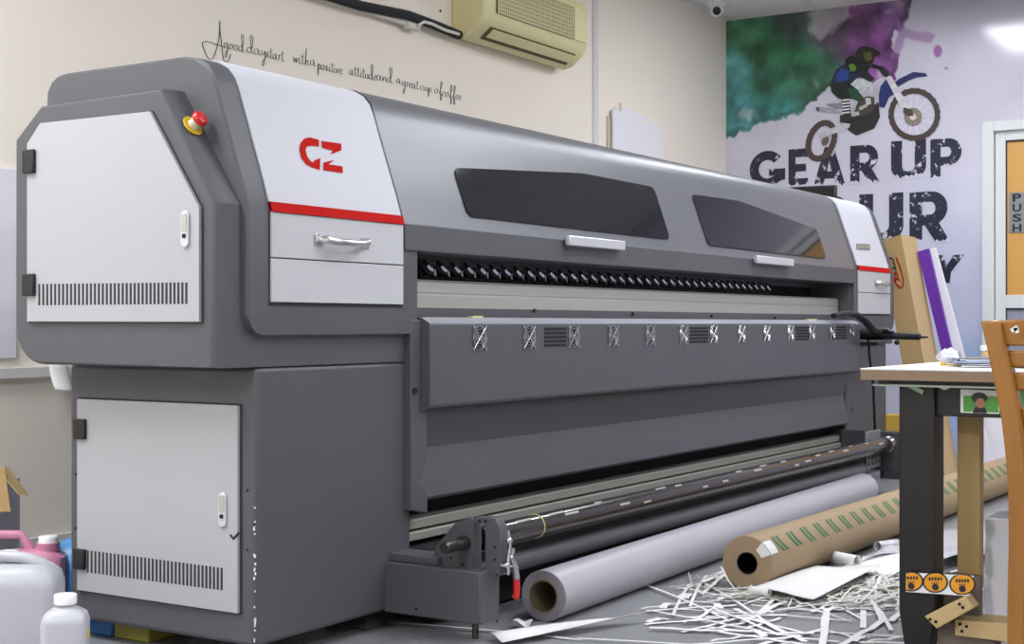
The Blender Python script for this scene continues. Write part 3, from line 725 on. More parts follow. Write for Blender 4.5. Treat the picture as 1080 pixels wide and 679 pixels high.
# fan cover
fcx0,fcx1=3.07,6.60; YB_=2.20
fc=part(MB().xprof([(2.27,.818),(2.235,.8185),(2.228,.817),(2.202,.803),(2.20,.800),(2.20,.585),(2.203,.577),(2.222,.566),(2.27,.566)],fcx0,fcx1),'fan_cover','grey',smooth=20)
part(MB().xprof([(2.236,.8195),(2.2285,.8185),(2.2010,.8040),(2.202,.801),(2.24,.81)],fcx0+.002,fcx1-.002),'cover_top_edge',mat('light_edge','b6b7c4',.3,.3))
fx=[505,557.6,604.3,646,685,720,752,781.4,808,833,855.5,877.3,897.5]
fan=None
for px in fx:
    q=onY(px,357.5,YB_); x=q.x; z=.762
    if fan is None:
        fx0=x
        mb=MB(); mb.cyl((x,YB_+.001,z),(x,YB_-.0008,z),.031,28); mb.mi(1)
        for r in (.008,.0165,.025,.0325): mb.torus((x,YB_-.004,z),(0,1,0),r,.0013,28,6)
        for s in (-1,1):
            mb.tube([(x-s*.029,YB_-.0045,z-.029),(x+s*.029,YB_-.0045,z+.029)],.0014,6)
            mb.tube([(x-.003*s,YB_-.0045,z),(x+s*.0,YB_-.0045,z)],.001,6)
        fan=mb.build('fan_guard',['void','chrome'],PR,smooth=40); scrs=[]
        for sx in (-1,1):
            for sz in (-1,1): scrs.append(MB().cyl((x+sx*.031,YB_,z+sz*.032),(x+sx*.031,YB_-.005,z+sz*.032),.0042,10).build('screw','chrome',fan))
    else:
        c_=fan.copy(); C.objects.link(c_); c_.parent=PR; c_.location=(x-fx0,0,0)
        for s_ in scrs: d_=s_.copy(); C.objects.link(d_); d_.parent=c_
for px,wpx in ((585.5,23),(737,19),(846,14),(886,14)):
    a=onY(px-wpx/2,357,YB_).x; b=onY(px+wpx/2,357,YB_).x; mb=MB()
    mb.box(a,b,YB_-.0006,YB_+.001,.735,.79) if False else None
    for j in range(5):
        z=.79-j*.0125
        mb.box(a,b,YB_-.0009,YB_+.001,z-.008,z)
    mb.mi(1)
    for k in range(1,8):
        x=a+(b-a)*k/8; mb.box(x-.0012,x+.0012,YB_-.0012,YB_,.73,.79)
    mb.build('vent_grille',['void','grey_dark'],fc,smooth=0)
part(MB().box(onY(496,333,2.24).x,onY(507,333,2.24).x,2.232,2.25,.8185,.824),'tape_tab','cream_tape')
part(MB().box(onY(851,333,2.24).x,onY(860,333,2.24).x,2.232,2.25,.8185,.824),'tape_tab','cream_tape')
# lower apron panel
part(MB().xprof([(2.24,.57),(2.268,.462),(2.245,.33),(2.25,.322),(2.27,.33),(2.29,.462),(2.27,.57)],3.07,6.56),'apron_panel','grey',smooth=20)
# left upright and flange with curved ear
part(MB().box(3.0,3.062,2.262,2.5,.30,.80),'left_upright','grey',.003)
fp=[(432.5,543)]  # flange outline projected on Y 2.235 plane
FP=[(440,337),(446.5,337),(447.5,345),(444,374),(449,386),(450.5,392),(450,484),(444,503),(439.5,506),(451,520),(451,541),(433.5,538),(433.5,337)]
part(MB().prism([onY(x,y,2.228) for x,y in FP],(0,.03,0)),'side_flange','grey',.002)
q=onY(449,382,2.222); part(MB().cyl(q,q+Vector((0,.003,0)),.0085,14),'flange_hole','void')
q=onY(438.7,411.7,2.222); part(MB().cyl(q,q+Vector((0,.003,0)),.0085,14),'flange_hole','void')
# right upright
part(MB().box(6.565,6.62,2.262,2.5,.30,.80),'right_upright','grey_dark',.003)
for px,py,w,h in ((902,431,5,5),(903,465,8,14)):
    a=onY(px-w/2,py-h/2,2.255); b=onY(px+w/2,py+h/2,2.255)
    part(MB().box(a.x,b.x,2.255,2.263,b.z,a.z),'service_plate','grey',.002)
# rails at the bottom
part(MB().box(3.0,6.58,2.345,2.60,.2,.33),'lower_crossbeam','void')
part(MB().xprof([(2.34,.270),(2.272,.270),(2.27,.268),(2.27,.246),(2.272,.244),(2.34,.244)],2.99,6.58),'feed_rail','rail',smooth=0)
part(MB().xprof([(2.34,.238),(2.262,.238),(2.26,.236),(2.26,.217),(2.262,.215),(2.34,.215)],2.99,6.58),'feed_rail','rail',smooth=0)
part(MB().box(2.99,6.58,2.285,2.40,.21,.268),'rail_core','void')
part(MB().box(3.06,6.45,2.17,2.45,.012,.20),'underside_shade','void')  # added black block standing in for the shade under the machine
# take-up motor box
tb=part(MB().box(2.94,3.03,1.952,2.255,.048,.179),'motor_box','grey',.004)
hh=MB()
for px,py in ((439,642),(524,606),(524,655)):
    q=onX(px,py,2.939) if px<500 else onY(px,py,1.9505); hh.cyl(q,q+(Vector((-.001,0,0)) if px<500 else Vector((0,-.001,0))),.004,10)
hh.build('bolt','void',tb)
part(MB().box(2.96,3.05,2.10,2.26,.179,.20),'bracket_base','grey',.003)
YR,ZR=2.03,.243
# bracket with slot
def bp(px,py,X=2.985): q=onX(px,py,X); return (X,q.y,q.z)
BR=[bp(452,598),bp(461,574),bp(481,550),bp(497,545.5),bp(499,549),bp(499,556),bp(499,604)]
part(MB().prism(BR,(.04,0,0)),'roll_bracket','grey',.002)
BR2=[bp(499,545),bp(522,546.5),bp(527.5,557),bp(527.5,606),bp(511.5,605),bp(511.5,553),bp(499,551)]
b2=part(MB().prism(BR2,(.034,0,0)),'roll_bracket','grey',.002)
hh=MB()
for px,py in ((522,577),(522,590),(506,549),(512,549.5),(488,595),(476,588)):
    q=onX(px,py,2.984); hh.cyl(q,q+Vector((-.001,0,0)),.0035,10)
hh.build('bolt','void',b2)
# shaft and bar
sh=part(MB().cyl((2.90,YR,ZR-.002),(3.05,YR,ZR-.002),.0155,20).cyl((2.892,YR,ZR-.002),(2.90,YR,ZR-.002),.013,20,.0155).cyl((2.965,YR,ZR-.002),(3.0,YR,ZR-.002),.019,20),'shaft_end','steel_dark')
part(MB().cyl((3.05,YR,ZR),(6.52,YR,ZR),.032,32),'take_up_bar','bar')
lb=MB(); rr=random.Random(5)
for i in range(22):
    x=3.2+i*.145+rr.uniform(-.04,.04); a=rr.uniform(95,165); L_=rr.uniform(.04,.08); r=.0326
    c0=[(YR+r*math.cos(math.radians(180+da)) , ZR+r*math.sin(math.radians(180-da)) ) for da in (a-90-6,a-90+6)]
    A0=math.radians(180-(a-90)); 
    pts=[]
    for da in (-6,6): aa=A0+math.radians(da); pts.append((YR+r*math.cos(aa),ZR+r*math.sin(aa)))
    lb.add([(x,*pts[0]),(x+L_,*pts[0]),(x+L_,*pts[1]),(x,*pts[1])],[(0,1,2,3)])
part(lb,'tape_bits',mat('grey_tape','a5a19a',.5),smooth=0)
part(MB().torus((3.33,YR,ZR),(1,0,0),.0325,.002,28,6),'tape_band','cream_tape')
part(MB().cyl((3.05,2.10,.142),(6.29,2.10,.142),.032,28),'idler_roller','roller')
part(MB().xprof([(2.07,.205),(2.13,.205),(2.13,.195),(2.07,.195)],3.05,6.5),'guide_strip','steel_dark')
# right end bracket
BX=6.50
part(MB().prism([(BX,y,z) for y,z in ((1.96,.16),(1.94,.20),(1.95,.27),(1.98,.30),(2.26,.30),(2.26,.12),(2.0,.12))],(.05,0,0)),'end_bracket','grey_dark',.004)
part(MB().box(6.55,6.62,1.96,2.26,.12,.27),'end_bracket_block','grey_dark',.004)
wb=part(MB().box(6.30,6.50,2.068,2.078,.137,.31),'drive_plate',mat('plate_grey','8a8a8c',.4,.3),.002)
for x in (6.33,6.38,6.43,6.48):
    for z in (.16,.19): MB().cyl((x,2.0685,z),(x,2.067,z),.008,12).build('bolt','void',wb)
for i in range(3): part(MB().torus((6.46+.02*i,YR,ZR),(1,0,0),.034,.003,24,6),'end_ring','chrome')
# toggle clamp
tcx=3.045
cl=part(MB().box(tcx-.004,tcx+.004,1.945,1.963,.16,.262).box(tcx-.02,tcx+.008,1.947,1.953,.19,.22),'toggle_clamp','chrome',.001)
def tp(px,py,Y=1.906): return onY(px,py,Y)
MB().tube([tp(536,559),tp(538,575),tp(536,590),tp(536,606)],.0045,8).build('clamp_rod','chrome',cl)
MB().tube([tp(541,578),tp(539.5,588),tp(543,598),tp(544.5,610)],[.006,.006,.009,.009],10).build('clamp_lever','chrome',cl)
MB().tube([tp(544.5,609),tp(545,620),tp(544.5,628),tp(543.5,630)],[.0085,.009,.009,.010],12).build('clamp_handle','red_knob',cl)
MB().sphere(tp(537,570),.009).sphere(tp(534,596),.007).sphere(tp(539,588),.0065).cyl(tp(529,596),tp(541,597),.003,8).build('clamp_pivot','chrome',cl)
# feet
def foot(x,y,w=.07):
    p=part(MB().loft([[(x-w,y-w,0),(x+w,y-w,0),(x+w,y+w,0),(x-w,y+w,0)],[(x-w,y-w,.012),(x+w,y-w,.012),(x+w,y+w,.012),(x-w,y+w,.012)],[(x-w*.5,y-w*.5,.05),(x+w*.5,y-w*.5,.05),(x+w*.5,y+w*.5,.05),(x-w*.5,y+w*.5,.05)]]),'foot','grey_dark',.002)
for x,y in ((2.60,2.75),(2.98,2.36),(6.75,2.36),(7.05,2.75),(4.8,2.42)): foot(x,y)
part(MB().cyl((2.99,2.0,0),(2.99,2.0,.05),.009,12),'motor_box_leg','steel_dark')
part(MB().box(4.73,4.87,2.30,2.44,.05,.12),'foot_post','grey_dark')

# control monitor behind right module
mn=thing('monitor',(7.3,2.75,1.432),'black flat monitor standing behind the right end of the printer','monitor')
MB().box(7.285,7.315,2.56,2.945,1.30,1.545).build('screen_housing','black',mn,bevel=.008)
MB().box(7.280,7.286,2.58,2.925,1.32,1.53).build('screen',mat('screen_dark','1b1c20',.1),mn)
MB().cyl((7.315,2.75,1.38),(7.36,2.75,1.38),.03,12).cyl((7.36,2.75,0),(7.36,2.75,1.40),.02,12).build('stand_pole','black',mn)
MB().cyl((7.36,2.75,0),(7.36,2.75,.02),.14,24).build('base','black',mn)
# dryer arm hanging on the right end
am=thing('flexible_arm',(6.7,2.15,.82),'black articulated arm with dark tube lying on the right end of the fan cover','arm')
def ap(px,py,X): return onX(px,py,X)
MB().tube([onY(879,333,2.19),onY(890,330.5,2.18),onY(902,331.5,2.17),onY(912,338,2.14),onY(920,347,2.12),onY(928,350,2.12)],[.016,.02,.021,.020,.022,.016],12,flat=.7).build('upper_arm','black',am)
MB().tube([onX(905,352,6.72),onX(925,352.5,6.72),onX(940,353,6.72),onX(942,354,6.72),onX(970,355,6.72),onX(972,355.5,6.72),onX(979,355.5,6.72)],[.028,.028,.024,.018,.017,.006,.004],14).build('tube','black',am)
MB().tube([onX(921,350,6.68),onX(935,348,6.68),onX(942,351,6.68)],.012,10).sphere(onX(946,361,6.70),.013).build('clamp_knob','black',am)
MB().tube([onX(915,350,6.72),onX(917,375,6.72),onX(921,405,6.75),onX(923,455,6.8)],.007,8).build('cable','black',am)
MB().box(6.62,6.74,2.12,2.26,.70,.715).build('mount_plate','black',am)

# ------------------------------------------------------------------ rolls
def mkroll(name,P0,P1,ro,ri,mo,me_,label,cat):
    P0=Vector(P0); P1=Vector(P1)
    t=thing(name,(P0.x,P0.y,0),label,cat)
    return t,P0,P1
A=(3.257,1.957,.069); B=(6.13,2.03,.069)
t,P0,P1=mkroll('vinyl_roll',A,B,0,0,0,0,'unwrapped pale grey white roll of vinyl on the floor beside the printer','roll')
MB().ring(P0,P1,.069,.043,48).build('rolled_vinyl',['vinyl'],t)
MB().ring(P0-(P1-P0).normalized()*.0015,P0+(P1-P0).normalized()*.001,.0675,.0425,48).build('roll_end','vinyl_end',t)
MB().ring(P0-(P1-P0).normalized()*.003,P1,.0435,.040,40).build('core_tube','core',t)
u=(P1-P0).normalized(); s=u.cross(Vector((0,0,1))).normalized()
MB().grid(lambda a,b:P0+u*(a*2.9)+s*(.069+.0)*math.cos(-2.3+b*.9)*1.012+Vector((0,0,math.sin(-2.3+b*.9)*.0685 )),4,6).build('loose_edge','vinyl',t,solid=.001)
A=(3.97,1.67,.0815); B=(7.22,1.60,.0815)
t,P0,P1=mkroll('kraft_wrapped_roll',A,B,0,0,0,0,'brown kraft paper wrapped roll with green printed marks lying on the floor','roll')
MB().ring(P0,P1,.0815,.032,56).build('wrapper',['kraft'],t)
u=(P1-P0).normalized()
MB().ring(P0-u*.002,P0+u*.001,.080,.033,48).build('end_cap','kraft_end',t)
MB().ring(P0-u*.003,P0+u*.6,.0335,.031,40).build('core_tube','black',t)
s=u.cross(Vector((0,0,1))).normalized()   # towards -Y
r=.0822
def onroll(x,a): return P0+u*x+s*(r*math.cos(a))+Vector((0,0,r*math.sin(a)))
for i in range(27):
    x0=.10+i*.112; mk=MB()
    for dx in (0,.030):
        w=.019
        for a0,a1,sl in ((1.05,.38,.012),):
            for k in range(8):
                f0=a0+(a1-a0)*k/8; f1=a0+(a1-a0)*(k+1)/8
                o0=.03*math.sin((f0-.3)*3.2); o1=.03*math.sin((f1-.3)*3.2)
                mk.add([onroll(x0+dx-o0,f0),onroll(x0+dx+w-o0,f0),onroll(x0+dx+w-o1,f1),onroll(x0+dx-o1,f1)],[(0,1,2,3)])
    mk.build('printed_mark','greenprint',t,smooth=0)
tp_=MB(); tp_.grid(lambda a,b:onroll(-.002+a*.055,.95-b*.55)+s*.001,3,5); tp_.grid(lambda a,b:P0-u*.004+s*((r-a*.032)*math.cos(.95-b*.55))+Vector((0,0,(r-a*.032)*math.sin(.95-b*.55))),3,5)
tp_.build('tape','paper',t)

# ------------------------------------------------------------------ paper on the floor
PS=[]
def strip_mesh(Lg,w,curv,rr):
    pts=[]; a=0; x=y=0; n=8; ys=[]
    mb=MB(); lift=[rr.random()*.010 for _ in range(3)]
    L0=[];R0=[]
    for i in range(n+1):
        t=i/n; z=.0012+lift[0]*math.sin(t*PI)*.5+abs(lift[1]*math.sin(t*7+lift[2]*99))*.5
        L0.append((x-math.sin(a)*w/2,y+math.cos(a)*w/2,z)); R0.append((x+math.sin(a)*w/2,y-math.cos(a)*w/2,z))
        a+=curv/n; x+=math.cos(a)*Lg/n; y+=math.sin(a)*Lg/n
    k=len(L0); vs=L0+R0; fs=[(i,i+1,k+i+1,k+i) for i in range(n)]
    mb.add(vs,fs); return mb
rr=random.Random(11); protos=[]
for i,(Lg,w,cv) in enumerate([(.36,.012,.05),(.5,.009,-.08),(.28,.016,.02),(.62,.010,.06),(.18,.012,-.1),(.42,.018,.02),(.07,.022,0),(.24,.010,.2)]):
    o=strip_mesh(Lg,w,cv,rr).build('paper_strip','paper',org=(0,0,0),smooth=0,recalc=False); protos.append(o)
    tag(o,'thin white paper offcut strip lying loose on the grey floor','paper strip','loose offcut strips on the floor')
def in_roll(x,y): 
    return (1.86<y and x>3.15) or (x>3.9 and 1.57<y<1.78)
cnt=0; used=set()
px_regions=[((560,940),(655,690),20),((640,800),(612,660),30),((800,955),(640,690),20),((860,960),(612,650),16),((660,780),(598,625),12)]
for (xa,xb),(ya_,yb_2),n in px_regions:
    k=0
    while k<n:
        p=onZ(rr.uniform(xa,xb),rr.uniform(ya_,yb_2),0)
        a=math.radians(rr.choice([rr.gauss(-15,14),rr.gauss(12,12),rr.gauss(-55,20),rr.gauss(60,20)]))
        i=rr.randrange(8); e=Vector((p.x+math.cos(a)*.4,p.y+math.sin(a)*.4,0))
        if in_roll(p.x,p.y) or in_roll(e.x,e.y) : k+=.2; continue
        o=protos[i]
        if i in used: o=o.copy(); C.objects.link(o)
        used.add(i); o.location=(p.x,p.y,.0005+.006*rr.random()); o.rotation_euler=(0,0,a); k+=1; cnt+=1
for i,o in enumerate(protos):
    if i not in used: bpy.data.objects.remove(o)
pile=MB(); rr=random.Random(21)
def pstrip(p,a,Lg,w,z0,mi):
    n=4; pile.mi(mi); L0=[];R0=[]; x,y=p; cv=rr.gauss(0,.18)
    for i in range(n+1):
        z=z0+.008*abs(math.sin(i*1.7+z0*999)); L0.append((x-math.sin(a)*w/2,y+math.cos(a)*w/2,z)); R0.append((x+math.sin(a)*w/2,y-math.cos(a)*w/2,z+rr.uniform(-.002,.003)))
        a+=cv/n; x+=math.cos(a)*Lg/n; y+=math.sin(a)*Lg/n
    k=len(L0); pile.add(L0+R0,[(i,i+1,k+i+1,k+i) for i in range(n)])
for (cx,cy,sx,sy,n) in ((700,617,55,8,150),(775,633,45,8,110),(925,622,35,9,120),(745,600,20,7,60),(880,640,60,8,60)):
    for _ in range(n):
        p=onZ(cx+rr.gauss(0,1)*sx*.6,cy+rr.gauss(0,1)*sy*.6,0); a=math.radians(rr.gauss(-25,28) if rr.random()<.6 else rr.gauss(35,25)); Lg=rr.uniform(.12,.5)
        e=(p.x+math.cos(a)*Lg,p.y+math.sin(a)*Lg)
        if in_roll(p.x,p.y) or in_roll(*e) : continue
        pstrip((p.x,p.y),a,Lg,rr.uniform(.002,.006),rr.uniform(.002,.014),0 if rr.random()<.55 else 1)
o=pile.build('shredded_paper_pile',['paper','paper_cream'],smooth=0,recalc=False)
tag(o,'tangled heap of cream and white paper offcuts between the rolls on the floor','shredded paper',kind='stuff')
def sheet(name,P,label,curl=None,z=.02,m='paper',wob=.008,zoff=0):
    c=[onZ(x,y,z*.5) for x,y in P]
    def fn(u,v):
        p=(c[0]*(1-u)+c[1]*u)*(1-v)+(c[3]*(1-u)+c[2]*u)*v
        zz=zoff+.014+wob*(1+math.sin(u*5+v*3))*.5+.01*v*u
        return Vector((p.x,p.y,zz))
    t=thing(name,(c[0].x,c[0].y,0),label,'paper sheet')
    MB().grid(fn,12,8).build('sheet',m,t,solid=.001)
    if curl:
        a,b,r=curl; a=onZ(a[0],a[1],r); b=onZ(b[0],b[1],r); a.z=b.z=r+.012
        d=(b-a).normalized(); s=d.cross(Vector((0,0,1)))
        MB().grid(lambda u,v:a+(b-a)*u+s*(r*(1-v*.35)*math.cos(v*7.5-1.6))+Vector((0,0,r*(1-v*.35)*math.sin(v*7.5-1.6))),4,26).build('curled_edge',m,t,solid=.001)
    return t
sheet('paper_sheet',[(793,627),(858,638),(930,607),(862,603)],'large white paper sheet lying on offcuts in front of the brown roll',((791,626),(812,629),.013),zoff=.012)
sheet('paper_sheet',[(885,602),(935,611),(975,596),(960,570)],'white paper sheet with a curled roll end beside the brown roll',((880,591),(905,596),.022))
sheet('plastic_sheet',[(985,600),(1065,585),(1060,547),(985,564)],'crumpled clear plastic wrap on the floor under the table',m='foil',wob=.03)['category']='plastic wrap'
sheet('plastic_sheet',[(905,598),(960,582),(1000,567),(958,572)],'glossy silver wrap lying against the brown roll behind the table leg',((925,580),(945,577),.02),m='foil',wob=.02)['category']='plastic wrap'
p=sheet('vinyl_offcut',[(516,671),(530,679),(690,652),(640,655)],'long narrow white vinyl strip lying in front of the pale roll'); p['category']='vinyl offcut'
sheet('paper_scrap',[(540,658),(556,664),(562,662),(548,656)],'tiny white paper scrap on the floor beside the grey motor box',m='paper')['category']='paper scrap'
sheet('paper_sheet',[(965,690),(1010,700),(1030,670),(985,664)],'creased white paper sheet on the floor beneath the wooden blocks',m='paper')
# narrow strip leaning on the kraft roll end
q=[onX(761,598,3.93),onX(768,612,3.90),onX(776,622,3.87),onX(790,630,3.85)]
mb=MB(); 
for i in range(3): mb.obox((q[i]+q[i+1])/2,(q[i+1]-q[i])/2*1.02,Vector((.0006,0,0)),Vector((0,.004,.002)))
for v in mb.v: v.z=max(v.z,.004)
tag(mb.build('curled_strip','paper'),'curled white strip leaning against the open end of the brown roll','paper strip')

# ------------------------------------------------------------------ jugs and box on the left
def rr_ring(cx,cy,z,w,d,r,rot=0,n=8):
    r=min(r,w*.99,d*.99); pts=[]
    for k,(sx,sy) in enumerate(((1,1),(-1,1),(-1,-1),(1,-1))):
        for i in range(n+1):
            a=PI/2*k+PI/2*i/n; pts.append((sx*(w-r)+r*math.cos(a), sy*(d-r)+r*math.sin(a)))
    c,s=math.cos(rot),math.sin(rot)
    return [(cx+x*c-y*s,cy+x*s+y*c,z) for x,y in pts]
def screwcap(x,y,z,r,h,par,m='hdpe_cap'):
    mb=MB(); n=36; R=[]
    for zz,k in ((z,1),(z+h*.9,1),(z+h,.92),(z+h,.01)):
        R.append([(x+math.cos(2*PI*i/n)*r*k*(1+.025*(i%2)),y+math.sin(2*PI*i/n)*r*k*(1+.025*(i%2)),zz) for i in range(n)])
    mb.loft(R); mb.build('screw_cap',m,par,smooth=50)
def at_t(px,t): d=ray(px,342); return d.x*t,d.y*t
# large white jerrycan
x,y=at_t(10,3.25); rot=ang+.15
t=thing('jerrycan',(x,y,0),'large milky white plastic jerrycan with moulded handle at lower left','jerrycan')
R=[rr_ring(x,y,z,w,d,r,rot) for z,w,d,r in ((0,.07,.10,.03),(.006,.08,.112,.035),(.20,.082,.116,.035),(.225,.078,.110,.035),(.243,.066,.09,.03),(.25,.055,.07,.03))]
MB().loft(R).build('body','hdpe',t,smooth=50)
hx1,hy1=at_t(3,3.22); ux=Vector((math.sin(ang),-math.cos(ang),0))
c0=Vector((x,y,.245))
MB().tube([c0-ux*.075+Vector((0,0,-.02)),c0-ux*.07+Vector((0,0,.012)),c0-ux*.03+Vector((0,0,.022)),c0+ux*.03+Vector((0,0,.018)),c0+ux*.075+Vector((0,0,.006)),c0+ux*.095+Vector((0,0,-.03))],.014,12).build('handle','hdpe',t,smooth=60)
q=c0-ux*.055-FW*.05
MB().cyl((q.x,q.y,.23),(q.x,q.y,.25),.021,24).build('neck','hdpe',t); screwcap(q.x,q.y,.247,.026,.02,t)
# small bottle
x,y=at_t(69,3.02)
t=thing('bottle',(x,y,0),'small white plastic bottle with screw cap, rightmost of the white containers','bottle')
R=[rr_ring(x,y,z,w,d,r,rot) for z,w,d,r in ((0,.040,.040,.02),(.004,.046,.046,.02),(.165,.047,.047,.02),(.182,.042,.042,.02),(.193,.028,.028,.02),(.198,.019,.019,.019),(.207,.018,.018,.018))]
MB().loft(R).build('body','hdpe',t,smooth=50); screwcap(x,y,.203,.0235,.020,t)
q=Vector((x,y,.14))+ux*.0475-FW*.01
MB().obox(q,ux*.0006,FW*.018,(0,0,.012)).build('label_patch','yellow',t)
# second white jug behind
x,y=at_t(-8,3.6)
t=thing('jerrycan',(x,y,0),'white plastic jerrycan partly hidden behind the large one at lower left','jerrycan')
R=[rr_ring(x,y,z,w,d,r,rot) for z,w,d,r in ((0,.08,.10,.03),(.006,.09,.11,.035),(.165,.092,.112,.035),(.185,.08,.10,.035),(.196,.06,.07,.03))]
MB().loft(R).build('body','hdpe',t,smooth=50)
q=Vector((x,y,0))+ux*.04; MB().cyl((q.x,q.y,.19),(q.x,q.y,.206),.02,20).build('neck','hdpe',t); screwcap(q.x,q.y,.203,.025,.02,t)
# pink jug
x,y=at_t(34,3.95)
t=thing('jug',(x,y,0),'pink plastic jug with looped handle and white cap behind the white containers','jug')
R=[rr_ring(x,y,z,w,d,r,rot) for z,w,d,r in ((0,.045,.08,.03),(.006,.05,.09,.035),(.15,.052,.09,.035),(.165,.045,.07,.03),(.172,.04,.05,.03))]
MB().loft(R).build('body','pink',t,smooth=50)
c0=Vector((x,y,.19)); 
MB().tube([c0-ux*.13+Vector((0,0,-.02)),c0-ux*.12+Vector((0,0,.022)),c0-ux*.03+Vector((0,0,.022)),c0-ux*.01+Vector((0,0,-.01)),c0-ux*.0+Vector((0,0,-.03))],.013,12).build('handle','pink',t,smooth=60)
q=c0+ux*.045; MB().cyl((q.x,q.y,.165),(q.x,q.y,.19),.032,20).build('neck','pink',t); screwcap(q.x,q.y,.186,.026,.022,t)
# blue container
x,y=at_t(84,4.05)
t=thing('water_jug',(x,y,0),'translucent blue plastic container behind the left corner of the printer','container')
R=[rr_ring(x,y,z,w,d,r,rot) for z,w,d,r in ((0,.07,.09,.04),(.01,.08,.10,.04),(.12,.078,.098,.04),(.16,.06,.08,.04),(.185,.03,.04,.03))]
MB().loft(R).build('body','blue',t,smooth=50); screwcap(x,y,.184,.02,.02,t,'blue_deep')
# trays under the cabinet
a=onX(92,655,2.52); b=onX(124,660,2.52)
tag(MB().box(2.50,2.60,b.y,a.y,0,.046).build('plastic_tray','blue_deep',bevel=.006),'deep blue plastic tray under the printer cabinet','tray')
a=onX(126,655,2.52); b=onX(162,660,2.52)
tag(MB().box(2.50,2.60,b.y,a.y,0,.046).build('plastic_tray','yellow_dull',bevel=.006),'olive yellow plastic tray under the printer cabinet','tray')
# cardboard box bottom left
x,y=at_t(-25,4.15)
t=thing('cardboard_box',(x,y,0),'open brown cardboard box with raised flap at the left edge','box')
W=.095
MB().obox((x,y,.17),ux*W,FW*W,(0,0,.17)).build('carton_body',mat('box_grey','d4d4d8',.7),t)
zt_=.34
pA=Vector((x,y,0))+ux*W-FW*W; pB=Vector((x,y,0))+ux*W+FW*W; pC=Vector((x,y,0))-ux*W-FW*W
MB().prism([pC+Vector((0,0,.26)),pA+ux*.04+Vector((0,0,.262)),pA+ux*.022+Vector((0,0,.39)),pC+Vector((0,0,.40))],FW*.004).build('front_flap','card',t)
MB().prism([pA+Vector((0,0,.385)),pA+ux*.062+Vector((0,0,.31)),pA+FW*.07+ux*.065+Vector((0,0,.30)),pA+FW*.08+Vector((0,0,.385))],ux*.003).build('side_flap','card_side',t)

# ------------------------------------------------------------------ things leaning at the right
# tall carton leaning: 4 vertical edges run from base to top
def lean(name,base,topz,w_y,w_x,dx,dy,m,label,cat):
    bx,by=base
    t=thing(name,(bx,by,0),label,cat)
    P=[Vector((bx,by,0)),Vector((bx+w_x,by,0)),Vector((bx+w_x,by+w_y,0)),Vector((bx,by+w_y,0))]
    d=Vector((dx,dy,topz)); return t,P,d
XB=7.40
tl=onX(928,254,XB); tr_=onX(950,247.5,XB)
bl=onX(948,342,XB)
# ridge line passes (950,247.5)->(974,380): extrapolate to the floor
def linefloor(p0,p1,X):
    a=onX(*p0,X); b=onX(*p1,X); k=a.z/(a.z-b.z); return a+(b-a)*k
rid_b=linefloor((950,247.5),(974,380),XB); 
w=tl-tr_; w.z=0
e=.27
t=thing('leaning_carton',(rid_b.x,rid_b.y,0),'tall brown cardboard carton leaning beside the right end of the printer','carton')
q0=rid_b; q1=rid_b+w; tz=tr_
X2=Vector((e,0,0))
body=MB().loft([[q0,q1,q1+X2,q0+X2],[tz,tl+Vector((0,0,0)),tl+X2,tz+X2]]); 
body.build('carton_body','card',t)
# side face slightly lighter sheet
sN=Vector((0,-.001,0))
MB().add([q0+sN,q0+X2+sN,tz+X2+sN,tz+sN],[(0,1,2,3)]).build('narrow_side','card_side',t)
MB().add([tl+Vector((0,0,.001)),tz+Vector((0,0,.001)),tz+X2+Vector((0,0,.001)),tl+X2+Vector((0,0,.001))],[(0,1,2,3)]).build('top_tape',mat('dark_tape','3c352c',.7),t)
# logo on the carton
lp_=MB()
def cp_(px,py): q=onX(px,py,XB-.003); return q
lp_.tube([cp_(945,271),cp_(950,283),cp_(953,295),cp_(952,303)],.003,6); lp_.tube([cp_(941,291),cp_(946,300),cp_(951,304)],.003,6)
lp_.build('logo_swoosh','red',t)
def tx(s_,x0,y0,x1,y1,hpx,m):
    A_=cp_(x0,y0); B_=cp_(x1,y1); per=cp_(x0+hpx,y0-hpx*.25)-A_
    vs,fs=text_mesh(s_,lambda u,v:A_+(B_-A_)*u+per*v+Vector((-.002,0,0)),.03); MB().add(vs,fs).build('printed_letters',m,t,smooth=0)
tx('CT',936,272,940,287,6,'ink'); tx('FX',940,288,944,298,6,'red')
# purple and white boards
def board(name,pts_top,pts_bot,X,th,m,label):
    a,b=[onX(*p,X) for p in pts_top]; c=linefloor(pts_top[0],pts_bot[0],X); d=linefloor(pts_top[1],pts_bot[1],X)
    c.z=d.z=0
    o=MB().prism([c,d,b,a],(th,0,0)).build(name,m,org=(c.x,c.y,0),smooth=0); return tag(o,label,'board')
board('purple_board',[(967.5,265.5),(979,262)],[(992,366),(1002,362)],7.62,.03,'purple','tall purple board leaning between the carton and the white foam board')
board('foam_board',[(977,262.5),(986,261)],[(1000.5,362),(1016,373)],7.68,.03,'foamboard','tall white foam board leaning behind the purple board')
board('white_board',[(1028,420),(1058,420)],[(1034,500),(1060,500)],7.9,.02,'foamboard','low white board standing against the mural wall under the table')
# yellow crate low
a=onX(934,437,7.34)
t=thing('yellow_topped_box',(7.3,2.23,0),'low grey box with dull yellow upper band behind the printer end bracket','box')
MB().box(7.22,7.38,2.16,2.30,0,.245).build('box_body','grey_dark',t)
MB().box(7.218,7.382,2.158,2.302,.245,.33).build('yellow_band',mat('dull_yellow','c9a545',.6),t)

